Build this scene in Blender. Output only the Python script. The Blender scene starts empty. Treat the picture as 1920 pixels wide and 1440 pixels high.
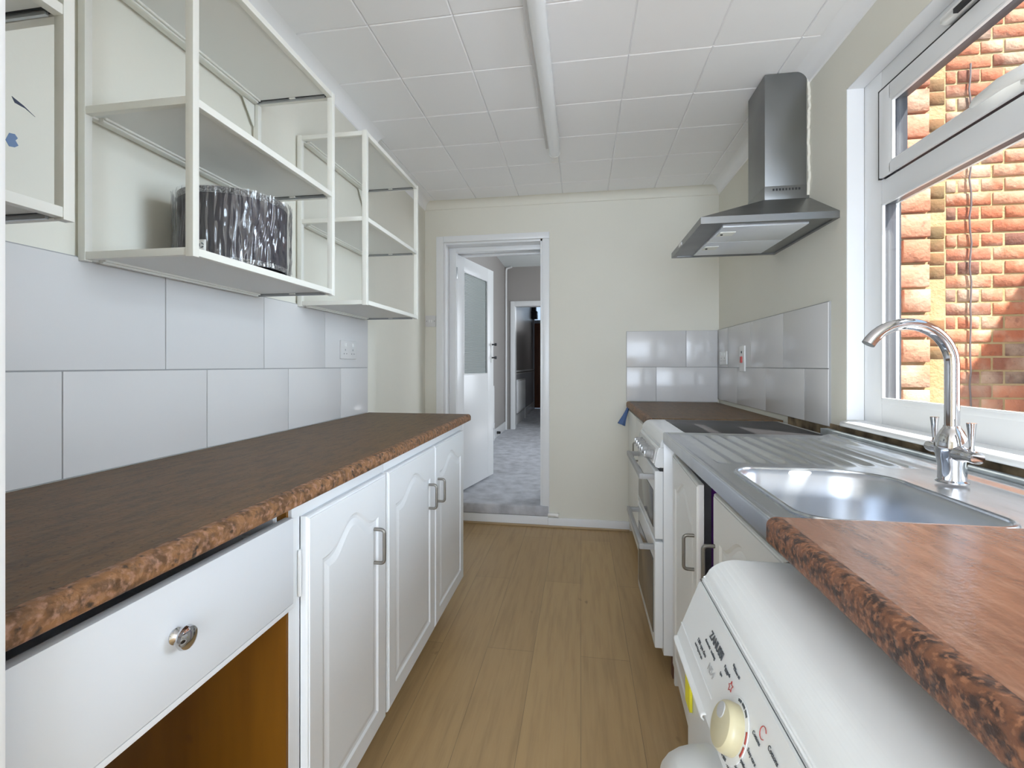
import bpy, bmesh, math, random
from mathutils import Vector, Matrix, noise
from math import pi, sin, cos, atan, radians

S = bpy.context.scene
COL = S.collection

# ------------------------------------------------------------------ camera
YAW = atan(143 / 880)
cam = bpy.data.cameras.new('camera')
cam.sensor_width = 36
cam.lens = 880 / 1920 * 36
cam.shift_x = 14 / 1920
cam.shift_y = -35 / 1920
cam.clip_start = 0.02
camo = bpy.data.objects.new('camera', cam)
camo.location = (0, 0, 1.175)
camo.rotation_euler = (pi / 2, 0, YAW)
COL.objects.link(camo)
S.camera = camo

# ------------------------------------------------------------------ view, world, lights
S.view_settings.view_transform = 'Standard'
S.view_settings.look = 'None'
S.view_settings.gamma = 1.0
S.view_settings.use_curve_mapping = False
S.view_settings.exposure = 1.13
S.cycles.sample_clamp_indirect = 6.0
S.cycles.max_bounces = 10
S.cycles.diffuse_bounces = 6
S.cycles.transparent_max_bounces = 16

w = bpy.data.worlds.new('sky')
S.world = w
w.use_nodes = True
bg = w.node_tree.nodes['Background']
bg.inputs[0].default_value = (0.58, 0.77, 1.0, 1)
bg.inputs[1].default_value = 0.7


def light(name, kind, loc, direction, power, color=(1, 1, 1), size=1, size_y=None, angle=None, spread=None):
    l = bpy.data.lights.new(name, kind)
    l.energy = power
    l.color = color
    if kind == 'AREA':
        l.shape = 'RECTANGLE'
        l.size = size
        l.size_y = size_y or size
        if spread:
            l.spread = spread
    if angle is not None:
        l.angle = angle
    o = bpy.data.objects.new(name, l)
    o.location = loc
    o.rotation_euler = Vector(direction).to_track_quat('-Z', 'Y').to_euler()
    COL.objects.link(o)
    return o


light('sun', 'SUN', (6, -6, 9), (-1, 1.0, -2.0), 9.0, (1.0, 0.96, 0.90), angle=radians(0.6))
# area light added in the yard, out of view, to fill the kitchen
light('yard_fill', 'AREA', (3.15, 0.3, 1.75), (-1.0, 0.05, -0.05), 29, (0.70, 0.83, 1.0), 1.7, 1.9, spread=radians(92))
# added area lights: fill from behind the camera, in the dining room, in the hall
light('rear_room_fill', 'AREA', (0.2, -2.5, 1.5), (0, 1, 0.25), 58, (0.78, 0.87, 1.0), 2.2, 1.7)
light('dining_room_fill', 'AREA', (1.4, 5.5, 1.6), (-1, -0.1, -0.05), 16, (0.92, 0.96, 1.0), 1.6, 1.3)
light('hall_fill', 'AREA', (-0.35, 10.4, 2.2), (-0.3, -1, -0.5), 1.0, (0.95, 0.97, 1.0), 0.5, 0.5)


# ------------------------------------------------------------------ materials
def mat(name, color, rough=0.5, metal=0.0, spec=0.5, coat=0.0, bump=0.0, bscale=60, var=0.0, vscale=4, color2=None, stretch=None):
    m = bpy.data.materials.new(name)
    m.use_nodes = True
    nt = m.node_tree
    b = nt.nodes['Principled BSDF']
    b.inputs['Base Color'].default_value = (*color, 1)
    b.inputs['Roughness'].default_value = rough
    b.inputs['Metallic'].default_value = metal
    b.inputs['Specular IOR Level'].default_value = spec
    b.inputs['Coat Weight'].default_value = coat
    b.inputs['Coat Roughness'].default_value = 0.08
    tc = nt.nodes.new('ShaderNodeTexCoord')
    mp = nt.nodes.new('ShaderNodeMapping')
    nt.links.new(tc.outputs['Object'], mp.inputs[0])
    if stretch:
        mp.inputs['Scale'].default_value = stretch
    if var > 0 or color2:
        n = nt.nodes.new('ShaderNodeTexNoise')
        n.inputs['Scale'].default_value = vscale
        n.inputs['Detail'].default_value = 6
        nt.links.new(mp.outputs[0], n.inputs['Vector'])
        r = nt.nodes.new('ShaderNodeValToRGB')
        c2 = color2 or tuple(c * (1 - var) for c in color)
        r.color_ramp.elements[0].position = 0.32
        r.color_ramp.elements[0].color = (*c2, 1)
        r.color_ramp.elements[1].position = 0.68
        r.color_ramp.elements[1].color = (*color, 1)
        nt.links.new(n.outputs['Fac'], r.inputs[0])
        nt.links.new(r.outputs[0], b.inputs['Base Color'])
    if bump > 0:
        n = nt.nodes.new('ShaderNodeTexNoise')
        n.inputs['Scale'].default_value = bscale
        n.inputs['Detail'].default_value = 4
        nt.links.new(mp.outputs[0], n.inputs['Vector'])
        bp = nt.nodes.new('ShaderNodeBump')
        bp.inputs['Strength'].default_value = bump
        bp.inputs['Distance'].default_value = 0.01
        nt.links.new(n.outputs['Fac'], bp.inputs['Height'])
        nt.links.new(bp.outputs[0], b.inputs['Normal'])
    return m


def mix_layers(m, layers, rough=None):
    """stack noise layers on the base colour: (scale vector, noise scale, detail, lo, hi, colour, strength)"""
    nt = m.node_tree
    b = nt.nodes['Principled BSDF']
    tc = nt.nodes.new('ShaderNodeTexCoord')
    if b.inputs['Base Color'].links:
        cur = b.inputs['Base Color'].links[0].from_socket
    else:
        rgb = nt.nodes.new('ShaderNodeRGB')
        rgb.outputs[0].default_value = b.inputs['Base Color'].default_value
        cur = rgb.outputs[0]
    for i, (sv, ns, det, lo, hi, colr, st) in enumerate(layers):
        mp = nt.nodes.new('ShaderNodeMapping')
        mp.inputs['Scale'].default_value = sv
        mp.inputs['Location'].default_value = (i * 3.7, i * 1.3, i * 2.1)
        nt.links.new(tc.outputs['Object'], mp.inputs[0])
        n = nt.nodes.new('ShaderNodeTexNoise')
        n.inputs['Scale'].default_value = ns
        n.inputs['Detail'].default_value = det
        nt.links.new(mp.outputs[0], n.inputs['Vector'])
        mr = nt.nodes.new('ShaderNodeMapRange')
        mr.inputs['From Min'].default_value = lo
        mr.inputs['From Max'].default_value = hi
        mr.inputs['To Max'].default_value = st
        nt.links.new(n.outputs['Fac'], mr.inputs['Value'])
        mx = nt.nodes.new('ShaderNodeMixRGB')
        nt.links.new(mr.outputs[0], mx.inputs[0])
        nt.links.new(cur, mx.inputs[1])
        mx.inputs[2].default_value = (*colr, 1)
        cur = mx.outputs[0]
    nt.links.new(cur, b.inputs['Base Color'])
    return m


M = {}
M['wall'] = mat('cream_emulsion', (0.76, 0.74, 0.655), 0.75, bump=0.06, bscale=35, var=0.03, vscale=2)
M['ceiling'] = mat('ceiling_tile_white', (0.93, 0.93, 0.94), 0.42, bump=0.05, bscale=25)
M['gloss_white'] = mat('white_gloss_paint', (0.82, 0.83, 0.84), 0.28, bump=0.04, bscale=30)
M['cab_white'] = mat('painted_cabinet_white', (0.80, 0.82, 0.84), 0.38, bump=0.05, bscale=40)
M['cab_cream'] = mat('painted_cabinet_offwhite', (0.82, 0.82, 0.79), 0.4, bump=0.05, bscale=40)
M['drawer'] = mat('smooth_white_laminate', (0.71, 0.735, 0.77), 0.45)
M['tile'] = mat('glazed_white_tile', (0.66, 0.65, 0.645), 0.14, spec=0.45)
M['grout'] = mat('grey_grout', (0.34, 0.34, 0.34), 0.9, bump=0.1)
M['shelf'] = mat('cream_powder_coat', (0.80, 0.79, 0.73), 0.35)
M['shelf_panel'] = mat('shelf_laminate', (0.78, 0.78, 0.75), 0.4)
M['dark'] = mat('dark_metal', (0.03, 0.03, 0.035), 0.5, metal=0.3)
M['black'] = mat('black_void', (0.02, 0.02, 0.022), 0.6)
M['greymetal'] = mat('grey_steel', (0.42, 0.43, 0.44), 0.35, metal=0.9)
M['satin'] = mat('satin_nickel', (0.27, 0.255, 0.23), 0.42, metal=0.8)
M['chrome'] = mat('chrome', (0.62, 0.62, 0.64), 0.06, metal=1.0)
M['pine'] = mat('varnished_pine', (0.22, 0.088, 0.006), 0.4)
mix_layers(M['pine'], [((3, 3, 0.4), 6, 4, 0.4, 0.7, (0.14, 0.05, 0.004), 0.6), ((1, 1, 1), 14, 1, 0.72, 0.76, (0.16, 0.06, 0.01), 0.8)])
M['purple'] = mat('dark_purple_interior', (0.16, 0.03, 0.32), 0.6)
M['pvc'] = mat('white_upvc', (0.85, 0.86, 0.87), 0.25)
M['gasket'] = mat('black_gasket', (0.02, 0.02, 0.02), 0.6)
M['knob_grey'] = mat('mid_grey_plastic', (0.36, 0.36, 0.355), 0.4)
M['plastic'] = mat('white_plastic', (0.82, 0.82, 0.80), 0.3)
M['plug_grey'] = mat('grey_plastic_plate', (0.66, 0.65, 0.64), 0.35)
M['diffuser'] = mat('lamp_diffuser', (0.90, 0.92, 0.94), 0.25)
M['enamel'] = mat('white_enamel', (0.80, 0.82, 0.83), 0.18)
M['wm'] = mat('washer_plastic', (0.78, 0.80, 0.80), 0.3)
M['knob_cream'] = mat('yellowed_plastic', (0.60, 0.55, 0.36), 0.3, var=0.12, vscale=30)
M['grey_spot'] = mat('grey_print', (0.45, 0.46, 0.46), 0.5)
M['print'] = mat('dark_grey_print', (0.08, 0.09, 0.10), 0.5)
M['print_red'] = mat('red_print', (0.42, 0.05, 0.04), 0.5)
M['yellow'] = mat('yellow_label', (0.80, 0.72, 0.03), 0.5)
M['glass_black'] = mat('black_ceramic_glass', (0.030, 0.028, 0.030), 0.35, spec=0.10, var=0.2, vscale=8)
M['oven_glass'] = mat('tinted_oven_glass', (0.10, 0.095, 0.09), 0.15)
M['blue'] = mat('blue_cloth', (0.10, 0.17, 0.35), 0.9, bump=0.3, bscale=120)
M['rough_plaster'] = mat('exposed_brown_plaster', (0.30, 0.22, 0.13), 0.95, bump=0.6, bscale=30, color2=(0.05, 0.035, 0.02), vscale=14)
M['galv'] = mat('galvanised_strip', (0.50, 0.55, 0.58), 0.42, metal=0.8, var=0.35, vscale=18, bump=0.1)
M['carpet'] = mat('grey_carpet', (0.74, 0.75, 0.80), 0.98, bump=0.8, bscale=320, var=0.30, vscale=11, spec=0.1)
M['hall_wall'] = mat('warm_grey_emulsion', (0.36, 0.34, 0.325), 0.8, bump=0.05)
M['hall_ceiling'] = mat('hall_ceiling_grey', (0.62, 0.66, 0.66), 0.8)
M['wallpaper'] = mat('silver_vinyl_wallpaper', (0.34, 0.33, 0.32), 0.32, spec=0.7, bump=0.25, bscale=30, stretch=(1, 1, 0.3))
M['dado_grey'] = mat('dado_panel_grey', (0.40, 0.41, 0.44), 0.5)
M['brown_door'] = mat('stained_wood_door', (0.20, 0.07, 0.03), 0.4, var=0.4, vscale=6, stretch=(6, 6, 0.5))
M['concrete'] = mat('pale_paving', (0.33, 0.31, 0.28), 0.9, bump=0.3, var=0.2)
M['mortar'] = mat('sandy_mortar', (0.40, 0.31, 0.18), 0.95, bump=0.5, bscale=60, color2=(0.34, 0.25, 0.12), vscale=9)
M['moss_brown'] = mat('brown_recess_brick', (0.20, 0.095, 0.04), 0.95, bump=0.5, bscale=40, color2=(0.14, 0.09, 0.04), vscale=9)
M['cable'] = mat('grey_cable', (0.12, 0.10, 0.11), 0.6)
M['shade'] = mat('charcoal_velvet', (0.06, 0.054, 0.068), 0.85, var=0.4, vscale=12, stretch=(6, 6, 1))
M['sequin'] = mat('silver_sequin_trim', (0.55, 0.55, 0.56), 0.35, metal=0.7, bump=1.0, bscale=260, color2=(0.12, 0.12, 0.12), vscale=240)
M['decal'] = mat('navy_wall_sticker', (0.05, 0.06, 0.10), 0.6)
M['decal_blue'] = mat('blue_wall_sticker', (0.16, 0.24, 0.40), 0.6)
M['rust'] = mat('rust_brown', (0.14, 0.06, 0.03), 0.9)
M['tar'] = mat('dark_skirting_stop', (0.02, 0.02, 0.02), 0.5)
M['oak_trim'] = mat('oak_trim', (0.42, 0.30, 0.17), 0.45)
M['pan_white'] = mat('hood_filter', (0.78, 0.82, 0.87), 0.3, metal=0.35)
M['lightlens'] = mat('frosted_lens', (0.80, 0.82, 0.76), 0.4)


def steel(name, color, rough, sv, bump=0.05):
    m = mat(name, color, rough, metal=1.0)
    nt = m.node_tree
    b = nt.nodes['Principled BSDF']
    tc = nt.nodes.new('ShaderNodeTexCoord')
    mp = nt.nodes.new('ShaderNodeMapping')
    mp.inputs['Scale'].default_value = sv
    n = nt.nodes.new('ShaderNodeTexNoise')
    n.inputs['Scale'].default_value = 12
    n.inputs['Detail'].default_value = 2
    mr = nt.nodes.new('ShaderNodeMapRange')
    mr.inputs['From Min'].default_value = 0.3
    mr.inputs['From Max'].default_value = 0.7
    mr.inputs['To Min'].default_value = rough - 0.02
    mr.inputs['To Max'].default_value = rough + 0.04
    bp = nt.nodes.new('ShaderNodeBump')
    bp.inputs['Strength'].default_value = bump
    bp.inputs['Distance'].default_value = 0.003
    nt.links.new(tc.outputs['Object'], mp.inputs[0])
    nt.links.new(mp.outputs[0], n.inputs['Vector'])
    nt.links.new(n.outputs['Fac'], mr.inputs['Value'])
    nt.links.new(mr.outputs[0], b.inputs['Roughness'])
    nt.links.new(n.outputs['Fac'], bp.inputs['Height'])
    nt.links.new(bp.outputs[0], b.inputs['Normal'])
    return m


M['steel'] = steel('stainless_sink_steel', (0.60, 0.63, 0.68), 0.22, (2, 0.6, 2), 0.012)
M['hood_steel'] = steel('brushed_hood_steel', (0.26, 0.265, 0.265), 0.34, (1, 1, 1), 0.0)
mix_layers(M['steel'], [((1, 1.6, 1), 5, 6, 0.5, 0.72, (0.74, 0.77, 0.81), 0.35), ((6, 0.8, 1), 9, 5, 0.55, 0.7, (0.36, 0.38, 0.41), 0.35)])
M['bowl_steel'] = mat('satin_bowl_steel', (0.56, 0.59, 0.64), 0.33, metal=1.0)


def glass(name, tint=(1, 1, 1), gloss_rough=0.0, alpha_ior=1.45, base=0.0):
    m = bpy.data.materials.new(name)
    m.use_nodes = True
    nt = m.node_tree
    nt.nodes.remove(nt.nodes['Principled BSDF'])
    out = nt.nodes['Material Output']
    t = nt.nodes.new('ShaderNodeBsdfTransparent')
    t.inputs[0].default_value = (*tint, 1)
    g = nt.nodes.new('ShaderNodeBsdfGlossy')
    g.inputs['Roughness'].default_value = gloss_rough
    fr = nt.nodes.new('ShaderNodeLayerWeight')
    fr.inputs[0].default_value = 0.5
    pw = nt.nodes.new('ShaderNodeMath')
    pw.operation = 'POWER'
    pw.inputs[1].default_value = 5.0
    nt.links.new(fr.outputs['Facing'], pw.inputs[0])
    add = nt.nodes.new('ShaderNodeMath')
    add.operation = 'MULTIPLY_ADD'
    add.use_clamp = True
    add.inputs[1].default_value = 0.9
    add.inputs[2].default_value = 0.03 + base
    nt.links.new(pw.outputs[0], add.inputs[0])
    mx = nt.nodes.new('ShaderNodeMixShader')
    nt.links.new(add.outputs[0], mx.inputs[0])
    nt.links.new(t.outputs[0], mx.inputs[1])
    nt.links.new(g.outputs[0], mx.inputs[2])
    nt.links.new(mx.outputs[0], out.inputs[0])
    return m


M['outer_frame'] = mat('dark_outer_frame', (0.055, 0.055, 0.065), 0.3)  # dark outer frame, with spacer reflection and shading put into its colour
M['outer_reveal'] = mat('dark_shaded_reveal', (0.045, 0.05, 0.06), 0.35)  # the outer reveal's shadow is put into this dark base colour
M['pane'] = glass('window_glass', (0.96, 0.98, 0.97))
M['wrap'] = glass('crumpled_clear_film', (0.93, 0.93, 0.94), 0.16, 1.5, 0.075)
M['hob_shine'] = M['glass_black']

# reeded obscure glass of the hall door
m = bpy.data.materials.new('reeded_obscure_glass')
m.use_nodes = True
nt = m.node_tree
b = nt.nodes['Principled BSDF']
b.inputs['Base Color'].default_value = (0.46, 0.51, 0.50, 1)
b.inputs['Roughness'].default_value = 0.22
b.inputs['Transmission Weight'].default_value = 0.35
wv = nt.nodes.new('ShaderNodeTexWave')
wv.inputs['Scale'].default_value = 24
wv.bands_direction = 'Z'
wv.inputs['Distortion'].default_value = 1.0
tc = nt.nodes.new('ShaderNodeTexCoord')
bp = nt.nodes.new('ShaderNodeBump')
bp.inputs['Strength'].default_value = 0.3
bp.inputs['Distance'].default_value = 0.005
nt.links.new(tc.outputs['Object'], wv.inputs['Vector'])
nt.links.new(wv.outputs['Fac'], bp.inputs['Height'])
nt.links.new(bp.outputs[0], b.inputs['Normal'])
M['reeded'] = m


def laminate(name, base, dark, light_c, edge, rough=0.3, spec=0.45, speck=0.7):
    """mottled brown worktop: streaks along y, coarser mottling on the rolled front edge is the same print"""
    m = mat(name, base, rough, spec=spec, bump=0.08, bscale=150)
    mix_layers(m, [((6, 1.4, 6), 7, 8, 0.42, 0.66, dark, 0.75),
                   ((9, 2.0, 9), 11, 8, 0.50, 0.72, light_c, 0.55),
                   ((1, 1, 1), 90, 4, 0.50, 0.70, edge, 0.50),
                   ((1, 1, 1), 160, 3, 0.60, 0.72, (0.02, 0.012, 0.01), speck)])
    return m


M['worktop_l'] = laminate('brown_laminate', (0.150, 0.086, 0.038), (0.078, 0.050, 0.028), (0.19, 0.125, 0.068), (0.20, 0.10, 0.04), 0.45, 0.22)
M['worktop_r'] = laminate('red_brown_laminate', (0.27, 0.13, 0.08), (0.13, 0.062, 0.042), (0.42, 0.25, 0.17), (0.32, 0.15, 0.09), 0.22, 0.7, 0.0)
M['edge_l'] = mat('chipped_laminate_edge', (0.25, 0.12, 0.05), 0.55, bump=0.6, bscale=60)
mix_layers(M['edge_l'], [((1, 0.7, 1), 55, 8, 0.45, 0.60, (0.10, 0.05, 0.022), 0.85), ((1, 1, 1), 110, 5, 0.50, 0.66, (0.40, 0.22, 0.15), 0.7), ((1, 1, 1), 70, 5, 0.58, 0.68, (0.025, 0.02, 0.015), 0.9)])
M['edge_r'] = mat('mottled_laminate_edge', (0.20, 0.085, 0.045), 0.4, bump=0.2, bscale=90)
mix_layers(M['edge_r'], [((1, 0.8, 1), 75, 8, 0.44, 0.58, (0.040, 0.025, 0.022), 0.92), ((1, 1, 1), 170, 5, 0.52, 0.64, (0.38, 0.17, 0.09), 0.75)])

# oak laminate floor
m = bpy.data.materials.new('oak_laminate_floor')
m.use_nodes = True
nt = m.node_tree
b = nt.nodes['Principled BSDF']
b.inputs['Roughness'].default_value = 0.42
tc = nt.nodes.new('ShaderNodeTexCoord')
mp = nt.nodes.new('ShaderNodeMapping')
mp.inputs['Rotation'].default_value = (0, 0, pi / 2)
nt.links.new(tc.outputs['Object'], mp.inputs[0])
br = nt.nodes.new('ShaderNodeTexBrick')
br.inputs['Scale'].default_value = 1.0
br.inputs['Brick Width'].default_value = 1.28
br.inputs['Row Height'].default_value = 0.192
br.inputs['Mortar Size'].default_value = 0.0009
br.inputs['Mortar Smooth'].default_value = 0.3
br.inputs['Color1'].default_value = (0.48, 0.32, 0.15, 1)
br.inputs['Color2'].default_value = (0.43, 0.285, 0.135, 1)
br.inputs['Mortar'].default_value = (0.17, 0.12, 0.065, 1)
nt.links.new(mp.outputs[0], br.inputs['Vector'])
nt.links.new(br.outputs['Color'], b.inputs['Base Color'])
mix_layers(m, [((14, 1.0, 1), 3, 8, 0.45, 0.75, (0.29, 0.185, 0.085), 0.55), ((60, 2.5, 1), 3, 4, 0.5, 0.75, (0.50, 0.36, 0.19), 0.3), ((5, 2.2, 1), 2.6, 2, 0.72, 0.78, (0.13, 0.075, 0.035), 0.7)])
M['floor'] = m


# bricks: each brick its own shade
def brickmat(name, stops, rough=0.9):
    m = bpy.data.materials.new(name)
    m.use_nodes = True
    nt = m.node_tree
    b = nt.nodes['Principled BSDF']
    b.inputs['Roughness'].default_value = rough
    g = nt.nodes.new('ShaderNodeNewGeometry')
    r = nt.nodes.new('ShaderNodeValToRGB')
    els = r.color_ramp.elements
    while len(els) < len(stops):
        els.new(0.5)
    for e, (p, c) in zip(els, stops):
        e.position = p
        e.color = (*c, 1)
    nt.links.new(g.outputs['Random Per Island'], r.inputs[0])
    nt.links.new(r.outputs[0], b.inputs['Base Color'])
    mix_layers(m, [((1, 1, 1), 9, 6, 0.5, 0.75, (0.44, 0.22, 0.13), 0.4), ((1, 1, 1), 22, 5, 0.56, 0.7, (0.15, 0.05, 0.03), 0.6), ((1, 1, 1), 5, 9, 0.50, 0.66, (0.50, 0.38, 0.29), 0.6), ((1, 1, 1), 130, 3, 0.66, 0.72, (0.03, 0.02, 0.02), 0.6)])
    n = nt.nodes.new('ShaderNodeTexNoise')
    n.inputs['Scale'].default_value = 45
    n.inputs['Detail'].default_value = 8
    t2 = nt.nodes.new('ShaderNodeTexCoord')
    nt.links.new(t2.outputs['Object'], n.inputs['Vector'])
    bp = nt.nodes.new('ShaderNodeBump')
    bp.inputs['Strength'].default_value = 0.7
    bp.inputs['Distance'].default_value = 0.008
    nt.links.new(n.outputs['Fac'], bp.inputs['Height'])
    nt.links.new(bp.outputs[0], b.inputs['Normal'])
    return m


M['brick'] = brickmat('old_red_brick', [(0.0, (0.10, 0.045, 0.035)), (0.12, (0.26, 0.075, 0.04)), (0.4, (0.36, 0.11, 0.055)), (0.7, (0.42, 0.145, 0.075)), (1.0, (0.46, 0.22, 0.14))])
M['brick_dark'] = brickmat('dark_brick', [(0.0, (0.05, 0.035, 0.035)), (0.4, (0.10, 0.045, 0.035)), (0.7, (0.17, 0.06, 0.04)), (1.0, (0.22, 0.08, 0.05))])
M['pier'] = brickmat('soft_orange_brick', [(0.0, (0.40, 0.15, 0.09)), (0.5, (0.44, 0.19, 0.12)), (1.0, (0.48, 0.25, 0.17))])


# ------------------------------------------------------------------ mesh helpers
class MB:
    def __init__(self):
        self.bm = bmesh.new()

    def box(self, x0, x1, y0, y1, z0, z1, bev=0.0, seg=2):
        t = bmesh.new()
        vs = [t.verts.new((x, y, z)) for x in (x0, x1) for y in (y0, y1) for z in (z0, z1)]
        for f in ((0, 1, 3, 2), (4, 6, 7, 5), (0, 4, 5, 1), (2, 3, 7, 6), (0, 2, 6, 4), (1, 5, 7, 3)):
            t.faces.new([vs[i] for i in f])
        if bev:
            bmesh.ops.bevel(t, geom=list(t.edges), offset=bev, segments=seg, affect='EDGES', profile=0.6)
        self.join(t)
        return self

    def join(self, t, mtx=None):
        bmesh.ops.recalc_face_normals(t, faces=list(t.faces))
        me = bpy.data.meshes.new('tmp')
        t.to_mesh(me)
        t.free()
        if mtx is not None:
            me.transform(mtx)
        self.bm.from_mesh(me)
        bpy.data.meshes.remove(me)

    def prism(self, pts, axis, a, b, bev=0.0, seg=2):
        """closed polygon of 2D points extruded along axis from a to b; axis y: pts are (x, z); axis x: (y, z); axis z: (x, y)"""
        t = bmesh.new()

        def P(p, c):
            return {'x': (c, p[0], p[1]), 'y': (p[0], c, p[1]), 'z': (p[0], p[1], c)}[axis]
        v0 = [t.verts.new(P(p, a)) for p in pts]
        v1 = [t.verts.new(P(p, b)) for p in pts]
        n = len(pts)
        t.faces.new(v0)
        t.faces.new(v1[::-1])
        for i in range(n):
            j = (i + 1) % n
            t.faces.new((v0[i], v0[j], v1[j], v1[i]))
        if bev:
            bmesh.ops.bevel(t, geom=[e for e in t.edges], offset=bev, segments=seg, affect='EDGES', clamp_overlap=True)
        self.join(t)
        return self

    def tube(self, pts, r, seg=14, cap=True):
        t = bmesh.new()
        pts = [Vector(p) for p in pts]
        n = len(pts)
        rs = r if isinstance(r, (list, tuple)) else [r] * n
        rings = []
        up = None
        for i, p in enumerate(pts):
            d = (pts[min(i + 1, n - 1)] - pts[max(i - 1, 0)]).normalized()
            if up is None:
                up = d.orthogonal().normalized()
            else:
                up = (up - d * up.dot(d)).normalized()
            sd = d.cross(up)
            rings.append([t.verts.new(p + (up * cos(2 * pi * k / seg) + sd * sin(2 * pi * k / seg)) * rs[i]) for k in range(seg)])
        for i in range(n - 1):
            for k in range(seg):
                k2 = (k + 1) % seg
                t.faces.new((rings[i][k], rings[i][k2], rings[i + 1][k2], rings[i + 1][k]))
        if cap:
            t.faces.new(rings[0][::-1])
            t.faces.new(rings[-1])
        self.join(t)
        return self

    def lathe(self, prof, mtx, seg=32):
        """prof: (radius, height) about local z, placed with mtx"""
        t = bmesh.new()
        rings = []
        for r, h in prof:
            if r < 1e-6:
                rings.append([t.verts.new((0, 0, h))])
            else:
                rings.append([t.verts.new((r * cos(2 * pi * k / seg), r * sin(2 * pi * k / seg), h)) for k in range(seg)])
        for a, b in zip(rings[:-1], rings[1:]):
            for k in range(seg):
                k2 = (k + 1) % seg
                if len(a) == 1 and len(b) == 1:
                    continue
                if len(a) == 1:
                    t.faces.new((a[0], b[k], b[k2]))
                elif len(b) == 1:
                    t.faces.new((a[k], a[k2], b[0]))
                else:
                    t.faces.new((a[k], a[k2], b[k2], b[k]))
        self.join(t, mtx)
        return self

    def build(self, name, m, parent=None, smooth=True, angle=35):
        me = bpy.data.meshes.new(name)
        self.bm.to_mesh(me)
        self.bm.free()
        o = bpy.data.objects.new(name, me)
        me.materials.append(M[m] if isinstance(m, str) else m)
        if smooth:
            for p in me.polygons:
                p.use_smooth = True
            me.set_sharp_from_angle(angle=radians(angle))
        COL.objects.link(o)
        if parent is not None:
            o.parent = parent
            o.matrix_parent_inverse = Matrix.Translation(-parent.location) if parent.type == 'EMPTY' else Matrix.Identity(4)
        return o


def box(name, m, x0, x1, y0, y1, z0, z1, parent=None, bev=0.0, seg=2):
    return MB().box(x0, x1, y0, y1, z0, z1, bev, seg).build(name, m, parent)


def thing(name, label, cat, loc=(0, 0, 0), group=None):
    o = bpy.data.objects.new(name, None)
    o.location = loc
    o.empty_display_size = 0.05
    COL.objects.link(o)
    return tag(o, label, cat, group)


def tag(o, label, cat, group=None):
    o['label'] = label
    o['category'] = cat
    if group:
        o['group'] = group
    return o


def struct(o):
    o['kind'] = 'structure'
    return o


def swall(name, m, *a, **k):
    return struct(box(name, m, *a, **k))


def copy_tree(o, offset, parent=None):
    """copy of a thing and each of its parts, shifted by offset"""
    c = o.copy()
    COL.objects.link(c)
    if parent is None:
        c.location = Vector(o.location) + Vector(offset)
    else:
        c.parent = parent
        c.matrix_parent_inverse = o.matrix_parent_inverse.copy()
    for ch in list(o.children):
        copy_tree(ch, offset, c)
    return c


def axis_mtx(origin, z):
    """matrix that puts local z along the given direction"""
    q = Vector(z).normalized().to_track_quat('Z', 'Y')
    return Matrix.Translation(Vector(origin)) @ q.to_matrix().to_4x4()


# ================================================================== THE ROOM
BY = 3.43      # back wall
CZ = 2.405     # ceiling
LW, LW2, RW = -1.10, -1.17, 0.94

struct(box('floor', 'floor', LW2 - 0.1, 1.0, -2.6, BY + 0.02, -0.05, 0.0))
# walls
struct(MB().box(-1.40, LW, 0.35, 2.40, 0, 2.5).build('wall_left', 'wall'))
struct(MB().box(-1.40, LW2, 2.40, BY + 0.25, 0, 2.5).build('wall_left', 'wall'))
# back wall round the doorway
DX0, DX1, DZ = -1.022, -0.277, 2.10
struct(MB().box(-1.40, DX0, BY, BY + 0.25, -0.05, 2.8).box(DX1, RW + 0.3, BY, BY + 0.25, -0.05, 2.8)
       .box(DX0, DX1, BY, BY + 0.25, DZ, 2.8).box(DX0, DX1, BY + 0.02, BY + 0.25, -0.05, 0.10).build('wall_back', 'wall'))
# right wall round the window
WY0, WY1, WZ0, WZ1 = 0.35, 1.858, 0.955, 2.165
struct(MB().box(RW, 1.09, -2.6, WY0, -0.05, 2.8).box(RW, 1.09, WY1, BY, -0.05, 2.8)
       .box(RW, 1.09, WY0, WY1, -0.05, WZ0).box(RW, 1.09, WY0, WY1, WZ1, 2.8).build('wall_right', 'wall'))
# white painted frame of the opening the camera stands in, and the wall it ends
struct(MB().box(-1.40, -0.585, 0.16, 0.35, 0, 2.5).build('wall_front', 'wall'))
struct(MB().box(-0.585, -0.524, 0.15, 0.355, 0, 2.5, 0.004).build('trim_1', 'gloss_white'))
# room behind the camera
struct(MB().box(-2.2, -1.40, 0.16, 0.35, 0, 2.5).box(-2.3, -2.2, -2.6, 0.35, 0, 2.5).build('wall_rear_left', 'wall'))
struct(MB().box(-2.3, -1.0, -2.75, -2.6, 0, 2.5).box(1.3, 1.5, -2.75, -2.6, 0, 2.5).box(-1.0, 1.3, -2.75, -2.6, 0, 0.6)
       .box(-1.0, 1.3, -2.75, -2.6, 2.3, 2.5).build('wall_rear', 'wall'))
struct(box('floor', 'floor', -2.3, LW2 - 0.1, -2.6, 0.35, -0.05, 0.0))

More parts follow.
